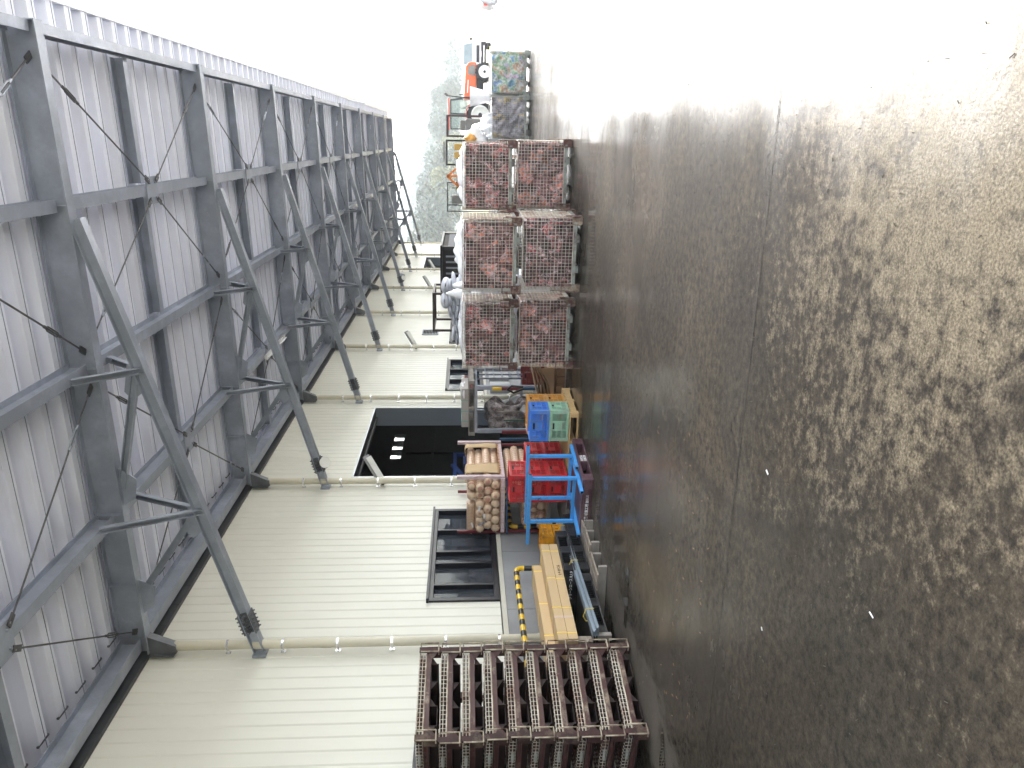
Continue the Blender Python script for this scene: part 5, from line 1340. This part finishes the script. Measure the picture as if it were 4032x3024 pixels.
# black louvred enclosure farther on
t = thing('black_enclosure', (-5.0, 31.8, 0), 0, 'black louvred machine enclosure with a flat roof against the far wall', 'enclosure')
bl = MT['fascia']; x0, x1, y0, y1, zt = -5.98, -4.08, 30.0, 34.6, 2.60
b = MB(); b.box(x0, x1, y0 + .06, y1, .05, zt - .08); b.build('body', MT['hole'], t)
b = MB(); b.box(x0, x0 + .1, y0, y0 + .058, 0, zt - .08); b.box(x1 - .1, x1, y0, y0 + .058, 0, zt - .08); b.box(x1 + .001, x1 + .05, y0 + .0, y0 + .1, 0, zt - .08); b.box(x1 + .001, x1 + .05, y1 - .25, y1, 0, zt - .08)
b.box(x0 - .02 + .03, x1 + .09, y0 - .06, y1 + .05, zt - .079, zt); b.build('frame', MT['black_frame'], t)
b = MB()
for i in range(7): x = x1 - .34 - i * .222; b.box(x - .03, x + .03, y0 + .01, y0 + .058, .1, zt - .22)
b.build('pale_slat', mat('slat_grey', (.22, .23, .27), .5), t)
b = MB()
for i in range(14): y = y0 + .15 + i * .29; b.box(x1 + .002, x1 + .03, y, y + .2, .55, zt - .3)
b.build('side_louvre', mat('louvre_blue_grey', (.07, .08, .12), .5), t)
# implements and frames in the yard behind the right cage stack
t = thing('dark_gate_frame', (.33, 30, 0), 0, 'dark maroon open rectangular steel frame standing beside the tractor', 'steel frame')
fm = mat('dark_maroon_paint', (.05, .02, .025), .5, 0, .2, 5); b = MB()
for x in (.03, .74): b.box(x - .035, x + .035, 29.96, 30.04, 0, 2.25)
b.box(-.005, .775, 29.96, 30.04, 2.251, 2.33); b.build('frame', fm, t)
b = MB(); b.box(.16, .66, 30.3, 30.8, .9, 1.62); b.box(.25, .6, 30.3, 30.6, 1.63, 1.83); b.box(.2, .6, 30.35, 30.75, 0, .9); b.build('machine_body', MT['mach_grey'], t, bevel=.03)
t = thing('black_frame_unit', (-.45, 28, 0), 0, 'black frame unit with two yellowish boxes, next to the maroon frame', 'machine'); b = MB()
for x in (-.92, -.12): b.box(x - .03, x + .03, 27.97, 28.03, 0, 2.25)
b.box(-.95, -.09, 27.97, 28.03, 2.251, 2.31); b.box(-.95, -.09, 27.97, 28.03, 1.2, 1.25); b.box(-.95, -.09, 27.97, 28.03, 1.66, 1.69); b.build('frame', MT['engine'], t)
b = MB(); b.box(-.85, -.15, 27.9, 28.1, 2.33, 2.40); b.build('top_bar', MT['mach_grey'], t)
for x in (-.33, -.60): MB().box(x - .11, x + .11, 27.85, 28.15, 1.70, 2.02).build('control_box', MT['mach_yellow'], t, bevel=.02)
t = thing('orange_implement', (-1.1, 28, 0), 0, 'orange folding linkage of a farm implement above the right cage stack', 'implement'); b = MB()
L_ = [((-.72, 1.55), (-1.32, 2.27)), ((-1.32, 2.27), (-1.28, 1.75)), ((-.72, 1.55), (-.95, 1.75)), ((-.95, 1.75), (-1.25, 1.66)), ((-1.32, 2.27), (-1.62, 1.92)), ((-1.62, 1.92), (-1.25, 1.72)), ((-1.62, 1.92), (-1.80, 1.60)), ((-.80, 1.8), (-1.05, 1.62))]
for (xa, za), (xb, zb_) in L_: b.bar((xa, 28, za), (xb, 28, zb_), .08, .07)
b.bar((-.72, 28.0, 1.55), (-.6, 28.0, 0), .1, .1); b.bar((-1.75, 28.0, 1.62), (-1.85, 28.0, 0), .1, .1); b.build('linkage', MT['orange_mach'], t)
b = MB(); b.box(-1.55, -1.30, 28.06, 28.3, 1.55, 1.95); b.build('gear_case', MT['mach_grey'], t, bevel=.04)
b = MB(); b.tube((-.60, 28, 1.42), (-.72, 28, 1.66), .12, 12); b.build('end_roller', MT['orange_mach'], t)
t = thing('engine_unit', (-2.1, 28.4, 0), 0, 'grey engine unit inside a thin black frame, left of the orange implement', 'machine'); b = MB()
for x in (-1.55, -2.55): b.box(x - .018, x + .018, 28.38, 28.42, 0, 2.25)
b.box(-2.57, -1.53, 28.38, 28.42, 2.251, 2.29); b.box(-2.35, -2.31, 28.38, 28.42, 1.4, 2.25); b.build('frame', MT['engine'], t)
b = MB(); b.box(-2.28, -1.98, 28.3, 28.7, 1.55, 2.12); b.box(-2.5, -1.9, 28.3, 28.8, 0, 1.5); b.build('engine_cover', MT['mach_grey'], t, bevel=.03)
b = MB(); b.tube((-1.75, 28.4, 1.5), (-1.75, 28.4, 1.95), .13, 12); b.tube((-1.75, 28.4, 1.95), (-1.72, 28.4, 2.12), .02, 6); b.build('tank', mat('tank_olive', (.25, .26, .10), .5), t)
o = blob((.02, 24.5, 1.25), (.30, .28, .35), 33, .3).build('white_bag', MT['film'], loc=(.02, 24.5, .9)); tag(o, 'white bag bulging behind the right red cage stack', 'bag')
o = blob((-.05, 24.2, 1.50), (.16, .15, .15), 34, .3).build('orange_bag', MT['crate_yellow'], loc=(-.05, 24.2, 1.4)); tag(o, 'small orange bag beside the white bag behind the right cage stack', 'bag')
o = MB().box(-.3, .35, 24.0, 24.9, .0, .95).build('grey_bin', MT['lamp_grey'], loc=(0, 24.4, 0), bevel=.03); tag(o, 'grey bin under the white and orange bags', 'bin')
# tractor, side on, heading to the right
TX, TY = 1.2, 48.0
tr = thing('tractor', (2.2, TY, 0), 0, 'orange and red farm tractor with a tall glass cab, seen from the side', 'tractor')
def wheel(x, y, r, wd, ri):
    n_ = 40; b = MB()
    prof = [(-wd / 2, ri), (-wd / 2, r * .90), (-wd / 2 * .7, r), (wd / 2 * .7, r), (wd / 2, r * .90), (wd / 2, ri)]
    b.lathe((x, y, r), prof, 'y', n_, lambda t, a: 1)
    for k in range(18):
        t = 2 * math.pi * k / 18; c = Vector((x + (r + .012) * math.cos(t), y, r + (r + .012) * math.sin(t)))
        b.bar(c + Vector((0, -wd / 2, 0)), c + Vector((.06 * math.sin(t), wd / 2, -.06 * math.cos(t))), .06, .05, Vector((math.cos(t), 0, math.sin(t))))
    wo_ = b.build('wheel', MT['tyre'], tr)
    q = MB(); q.lathe((x, y, r), [(-wd / 2 - .030, ri * .15), (-wd / 2 - .015, ri * .35), (-wd / 2 - .006, ri * .78), (-wd / 2 - .030, ri * .88), (-wd / 2 - .035, ri * 1.03), (-wd / 2 + .01, ri * 1.05)], 'y', 28)
    q.build('rim', MT['rim'], wo_)
    q = MB(); q.tube((x, y - wd / 2 - .04, r), (x, y - wd / 2, r), ri * .22, 12); q.build('hub', MT['engine'], wo_)
wheel(1.25, TY - .75, .74, .40, .50); wheel(1.25, TY + .75, .74, .40, .50); wheel(3.58, TY - .62, .50, .28, .33); wheel(3.58, TY + .62, .50, .28, .33)
b = MB(); b.prism([(2.05, .95), (4.05, .95), (4.14, 1.05), (4.10, 1.42), (3.85, 1.60), (2.05, 1.70)], 'y', TY - .36, TY + .36); b.build('hood', MT['orange'], tr, bevel=.06)
b = MB(); b.prism([(3.38, 1.02), (3.98, 1.02), (3.92, 1.40), (3.45, 1.46)], 'y', TY - .368, TY - .361); b.build('grille', MT['mach_grey'], tr)
b = MB(); b.prism([(2.45, 1.44), (3.15, 1.40), (3.15, 1.46), (2.45, 1.50)], 'y', TY - .366, TY - .361); b.build('hood_stripe', MT['white_paint'], tr)
b = MB(); b.box(1.0, 4.0, TY - .28, TY + .28, .55, .94); b.box(3.5, 3.66, TY - .55, TY + .55, .42, .56); b.tube((1.25, TY - .6, .74), (1.25, TY + .6, .74), .14, 10); b.box(2.1, 2.5, TY - .5, TY - .3, .45, .9); b.build('chassis', MT['engine'], tr, bevel=.02)
b = MB(); b.prism([(.50, .98), (.46, 2.42), (.52, 2.50), (1.98, 2.50), (2.06, 2.42), (2.14, 1.62), (2.06, .98)], 'y', TY - .60, TY + .60); b.build('cab_glass', MT['glass_cab'], tr)
b = MB()
for s in (-1, 1):
    y = TY + s * .61
    for p, q in (((.48, 1.0), (.44, 2.44)), ((2.10, 1.0), (2.16, 1.62)), ((2.16, 1.62), (2.05, 2.44)), ((.44, 2.44), (2.05, 2.44)), ((.48, 1.0), (2.1, 1.0)), ((1.28, 1.05), (1.30, 2.44))): b.bar((p[0], y, p[1]), (q[0], y, q[1]), .05, .05)
b.build('cab_frame', MT['engine'], tr)
b = MB(); b.box(.40, 2.14, TY - .70, TY + .70, 2.505, 2.60); b.build('cab_roof', MT['tractor_red'], tr, bevel=.03)
b = MB(); b.box(.75, 1.15, TY - .25, TY + .25, 1.05, 1.30); b.box(.68, .80, TY - .25, TY + .25, 1.31, 1.85); b.build('seat', MT['engine'], tr, bevel=.03)
b = MB(); b.path([(1.9, TY, 1.2), (1.65, TY, 1.65)], .02, 6); b.path([(1.60 + .02, TY + .18 * math.cos(k * .52), 1.66 + .18 * math.sin(k * .52)) for k in range(12)], .018, 6, closed=True); b.build('steering_wheel', MT['engine'], tr)
for s in (-1, 1):
    b = MB(); arc = [(1.25 + .84 * math.cos(R(a)), .74 + .84 * math.sin(R(a))) for a in range(10, 176, 11)]; inn = [(1.25 + .80 * math.cos(R(a)), .74 + .80 * math.sin(R(a))) for a in range(175, 9, -11)]
    b.prism(arc + inn, 'y', TY + s * .75 - .26, TY + s * .75 + .26); b.build('fender', MT['tractor_red'], tr)
b = MB(); b.bar((2.16, TY - .62, 1.6), (2.26, TY - .66, 2.62), .04, .05); b.bar((2.26, TY - .66, 2.62), (2.36, TY - .8, 2.75), .08, .10); b.bar((2.20, TY - .62, 1.0), (2.18, TY - .64, 1.7), .05, .05); b.build('mirror', MT['engine'], tr)
b = MB(); b.tube((2.35, TY - .2, 1.68), (2.35, TY - .2, 1.95), .03, 8); b.build('exhaust', MT['engine'], tr)
# white kei truck behind the tractor, facing the camera
KX, KY = 4.95, 52.0
kt = thing('white_light_truck', (KX, KY, 0), 0, 'small white truck facing the camera beyond the tractor, dark grille and bumper', 'truck'); hw = .74
b = MB(); b.prism([(KY - .05, .35), (KY - .10, .95), (KY + .10, 1.12), (KY + .45, 1.74), (KY + 1.3, 1.78), (KY + 1.35, .35)], 'x', KX - hw, KX + hw); b.build('cab', MT['car_white'], kt, bevel=.05)
b = MB(); b.add([(KX - hw + .10, KY + .118, 1.16), (KX + hw - .10, KY + .118, 1.16), (KX + hw - .18, KY + .425, 1.70), (KX - hw + .18, KY + .425, 1.70)], [(0, 1, 2, 3)]); b.build('windscreen', MT['glass_car'], kt)
b = MB(); b.box(KX - hw + .02, KX + hw - .02, KY - .14, KY - .02, .30, .60); b.box(KX - .50, KX + .50, KY - .115, KY - .07, .72, .90); b.build('grille', MT['engine'], kt, bevel=.01)
b = MB(); b.box(KX - .5, KX + .5, KY - .16, KY - .141, .40, .47); b.build('bumper_trim', MT['chrome'], kt)
b = MB(); b.box(KX - .17, KX + .17, KY - .165, KY - .1605, .58, .70); b.build('number_plate', MT['white_paint'], kt)
for s in (-1, 1):
    MB().box(KX + s * .60 - .11, KX + s * .60 + .11, KY - .125, KY - .08, .72, .90).build('headlight', MT['chrome'], kt, bevel=.02)
    MB().box(KX + s * .88 - .06, KX + s * .88 + .06, KY + .2, KY + .26, 1.15, 1.33).build('mirror', MT['engine'], kt)
    q = MB(); q.lathe((KX + s * .62, KY + .55, .29), [(-.08, .17), (-.08, .29), (.08, .29), (.08, .17)], 'x', 20); q.build('wheel', MT['tyre'], kt)
    q = MB(); q.lathe((KX + s * .62, KY + 2.5, .29), [(-.08, .17), (-.08, .29), (.08, .29), (.08, .17)], 'x', 20); q.build('wheel', MT['tyre'], kt)
b = MB(); b.box(KX - hw, KX + hw, KY + 1.4, KY + 3.3, .62, .68); b.box(KX - hw, KX - hw + .04, KY + 1.4, KY + 3.3, .681, .95); b.box(KX + hw - .04, KX + hw, KY + 1.4, KY + 3.3, .681, .95); b.build('load_bed', MT['car_white'], kt)
# silver car at the right edge of the view
CX, CY = 5.35, 35.8
cr_ = thing('silver_car', (CX + 2.0, CY + .8, 0), 0, 'silver car cut off by the edge of the view, beyond the wet yard', 'car')
b = MB(); sec = [(CX, .28), (CX - .02, .62), (CX + .06, .92), (CX + .16, 1.02), (CX + .42, 1.48), (CX + .9, 1.56), (CX + 2.3, 1.50), (CX + 3.0, 1.02), (CX + 3.8, .90), (CX + 3.9, .3)]
b.prism(sec, 'y', CY, CY + 1.6); b.build('body', MT['car_silver'], cr_, bevel=.07)
b = MB(); b.prism([(CX + .34, 1.06), (CX + .54, 1.42), (CX + .86, 1.46), (CX + .86, 1.04)], 'y', CY - .004, CY + .001); b.prism([(CX + .92, 1.04), (CX + .92, 1.46), (CX + 2.2, 1.42), (CX + 2.75, 1.04)], 'y', CY - .004, CY + .001); b.build('side_window', MT['glass_car'], cr_)
for xx in (CX + .72, CX + 3.1):
    q = MB(); q.lathe((xx, CY + .1, .32), [(-.12, .20), (-.12, .32), (.1, .32), (.1, .20)], 'y', 24); wo_ = q.build('wheel', MT['tyre'], cr_)
    q = MB(); q.lathe((xx, CY + .1, .32), [(-.125, .03), (-.10, .08), (-.125, .20), (-.11, .205)], 'y', 20); q.build('rim', MT['chrome'], wo_)
b = MB(); b.box(CX - .03, CX + .08, CY + .02, CY + .25, .70, .85); b.build('tail_light', MT['tractor_red'], cr_)
tag(MB().box(2.78, 3.12, 34.9, 35.3, .16, .42).build('red_box', MT['red_can'], loc=(2.95, 35.1, .16), bevel=.02), 'small bright red plastic box behind the far right cage', 'box')
tag(MB().box(2.82, 3.2, 34.6, 34.85, 0, .13).build('dark_block', MT['card_brown'], loc=(3, 34.7, 0), bevel=.01), 'small dark brown block lying beside the red plastic box', 'block')
tag(MB().box(2.78, 3.12, 34.9, 35.3, 0, .159).build('grey_stand', MT['lamp_grey'], loc=(2.95, 35.1, 0)), 'low grey stand under the red plastic box', 'stand')

# ================================================================== LITTER ON THE SLAB
def scrap(x, y, l, wd, rz, m, lab):
    o = MB().bar((-l / 2, 0, .006), (l / 2, 0, .009), wd, .003).build('litter', m, local=True); o.location = (x, y, 0); o.rotation_euler = (0, 0, rz); tag(o, lab, 'litter')
scrap(-1.86, 2.66, .03, .006, 1.2, MT['white_paint'], 'tiny white strip on the slab near the lower right of the view')
scrap(-2.63, 3.65, .02, .009, .4, MT['white_paint'], 'tiny crumpled scrap on the slab left of the white strip')
scrap(-1.75, 3.85, .03, .012, 1.0, MT['film'], 'tiny clear plastic scrap just camera side of the slab joint')
rt = random.Random(77); b = MB()
for i in range(420):
    x, y = rt.uniform(-3.5, 2.6), rt.uniform(1.0, 6.5); l = rt.uniform(.004, .022); a = rt.uniform(0, 3.14)
    b.bar((x, y, .003), (x + l * math.cos(a), y + l * math.sin(a), .006), .003, .003)
tag(b.build('grit', mat('dark_grit', (.05, .04, .03), .7), loc=(0, 3, 0)), 'scattered dark grit and leaf bits on the slab', 'grit', kind='stuff')
b = MB(); rt = random.Random(3)
for i in range(50):
    x, y = rt.uniform(-5.0, -2.0), rt.uniform(4.6, 6.2); l = rt.uniform(.01, .03); a = rt.uniform(0, 3.14)
    b.bar((x, y, .003), (x + l * math.cos(a), y + l * math.sin(a), .006), .004, .003)
tag(b.build('leaf_litter', MT['card_brown'], loc=(-3, 5, 0)), 'leaf bits in the damp strip before the folded cage stack', 'leaf litter', kind='stuff')

# ================================================================== HILLS AND WOODS
def hz_(x, y):
    """wooded slope: high on the left, falling away to the right; farther ridges behind"""
    a = math.atan2(x, y); r = math.hypot(x, y)
    near = max(0, min(1, (r - 330) / 380)); near = near * near * (3 - 2 * near)
    h = near * 47 / (1 + math.exp((a - .012) / .045))
    far = max(0, min(1, (r - 900) / 600)); h += far * 62 / (1 + math.exp((a - .085) / .05)) + far * 22
    return h + near * 3.5 * (math.sin(x * .021) * math.cos(y * .017) + .5 * math.sin(x * .06 + 1)) - .08
b = MB()
def gf(u, v):
    x = -900 + 1800 * u; y = 250 + 2000 * (v ** 1.5); return (x, y, hz_(x, y) if y > 260 else -.6)
b.grid(130, 80, gf); o = b.build('hill', MT['hill']); tag(o, kind='structure')
def crown(b, c, r, h, n_, rnd, leaf):
    """clumped leaf cards through an uneven crown volume"""
    cl = [(rnd.uniform(-.6, .6) * r, rnd.uniform(-.6, .6) * r, rnd.uniform(.35, .95) * h, rnd.uniform(.35, .6) * r) for _ in range(6)]
    for _ in range(n_):
        q = rnd.choice(cl); th, ph = rnd.uniform(0, 6.283), math.acos(rnd.uniform(-1, 1)); rr_ = q[3] * rnd.uniform(.6, 1.0)
        p = Vector((c[0] + q[0] + rr_ * math.sin(ph) * math.cos(th), c[1] + q[1] + rr_ * math.sin(ph) * math.sin(th), c[2] + q[2] + rr_ * .8 * math.cos(ph)))
        u = Vector((rnd.uniform(-1, 1), rnd.uniform(-1, 1), rnd.uniform(-.6, .6))).normalized() * leaf * rnd.uniform(.5, 1.2)
        v_ = u.orthogonal().normalized() * leaf * rnd.uniform(.5, 1.1)
        b.add([p - u, p - v_ * .7, p + u, p + v_], [(0, 1, 2, 3)])
for name, m, nn, (ra, rb_), (aa, ab), seed, lf, (sa, sb), lab in (
        ('wooded_hillside', MT['leaf'], 560, (380, 900), (-.30, .20), 1, 1.3, (6, 11), 'dense misty wood covering the slope beyond the yard'),
        ('far_wood', MT['leaf'], 330, (950, 1700), (-.30, .22), 2, 2.6, (12, 20), 'pale far wood on the misty ridge')):
    b = MB(); rnd = random.Random(seed)
    for _ in range(nn):
        a = rnd.uniform(aa, ab); r_ = rnd.uniform(ra, rb_); x, y = r_ * math.sin(a), r_ * math.cos(a); z = hz_(x, y)
        if z < 1.5: continue
        s = rnd.uniform(sa, sb); crown(b, (x, y, z - 2), s, s * 1.3, 70, rnd, lf)
    tag(b.build(name, m, loc=(0, ra, 0)), lab, 'wood', kind='stuff')
# the nearer trees one can tell apart
def tree(x, y, z, h, r, m, n_, leaf, lab, seed, grp):
    rnd = random.Random(seed); t = thing('tree', (x, y, z), 0, lab, 'tree', grp); b = MB()
    b.path([(x, y, z - .5), (x + .1 * r, y, z + h * .3), (x, y, z + h * .65)], [h * .03, h * .022, h * .01], 8)
    for k in range(6):
        a = rnd.uniform(0, 6.28); zz = z + h * rnd.uniform(.25, .55); b.tube((x, y, zz), (x + r * .6 * math.cos(a), y + r * .6 * math.sin(a), zz + h * .22), h * .009, 6, h * .003)
    b.build('trunk', MT['wood_old'], t); b = MB(); crown(b, (x, y, z + h * .18), r, h * .8, n_, rnd, leaf); crown(b, (x + r * .3, y, z + h * .1), r * .9, h * .6, n_ // 2, rnd, leaf); b.build('crown', m, t)
gT = 'trees at the foot of the misty hill'
def at(px, py, Y):
    """bearing of a point of the view -> x at distance Y"""
    r_, u_ = (3024 - py - 1512), (2016 - px); f_ = 3030.; fl = f_ * math.cos(PITCH) + u_ * math.sin(PITCH)
    X_ = r_ * math.cos(YAW) - fl * math.sin(YAW); Y_ = r_ * math.sin(YAW) + fl * math.cos(YAW); up_ = -f_ * math.sin(PITCH) + u_ * math.cos(PITCH)
    return X_ * Y / Y_, CAM_H + up_ * Y / Y_
for i, (py, Y, h, r, m, lab) in enumerate((
        (930, 245, 19, 11, 'leaf', 'dark rounded tree behind the far end of the warehouse'), (850, 255, 17.5, 11, 'leaf', 'dark bushy tree between the warehouse end and the bamboo'),
        (760, 270, 16, 8.5, 'leaf_b', 'pale yellow green bamboo clump at the foot of the hill'), (700, 300, 16, 10, 'leaf', 'mid green tree above the orange implement'),
        (610, 330, 13, 10, 'leaf_b', 'pale green tree above the black frame unit'), (500, 350, 15, 10, 'leaf', 'hazy tree above the dark gate frame'), (400, 380, 15, 10, 'leaf', 'hazy tree behind the tractor cab'))):
    x, _ = at(1800, py, Y); tree(x, Y, 0, h, r, MT[m], 1700, .8, lab, 60 + i, gT)

# ================================================================== HAZE
hm = bpy.data.materials.new('mist'); hm.use_nodes = True; hn = hm.node_tree; hn.nodes.clear()
ho = hn.nodes.new('ShaderNodeOutputMaterial'); pv = hn.nodes.new('ShaderNodeVolumePrincipled')
pv.inputs['Color'].default_value = (0.88, 0.95, 1.0, 1); pv.inputs['Density'].default_value = 0.00055; pv.inputs['Anisotropy'].default_value = 0.2
hn.links.new(pv.outputs[0], ho.inputs['Volume'])
hb = MB().box(-1900, 1900, -1900, 3200, -1.3, 330).build('haze', hm); tag(hb, kind='stuff')
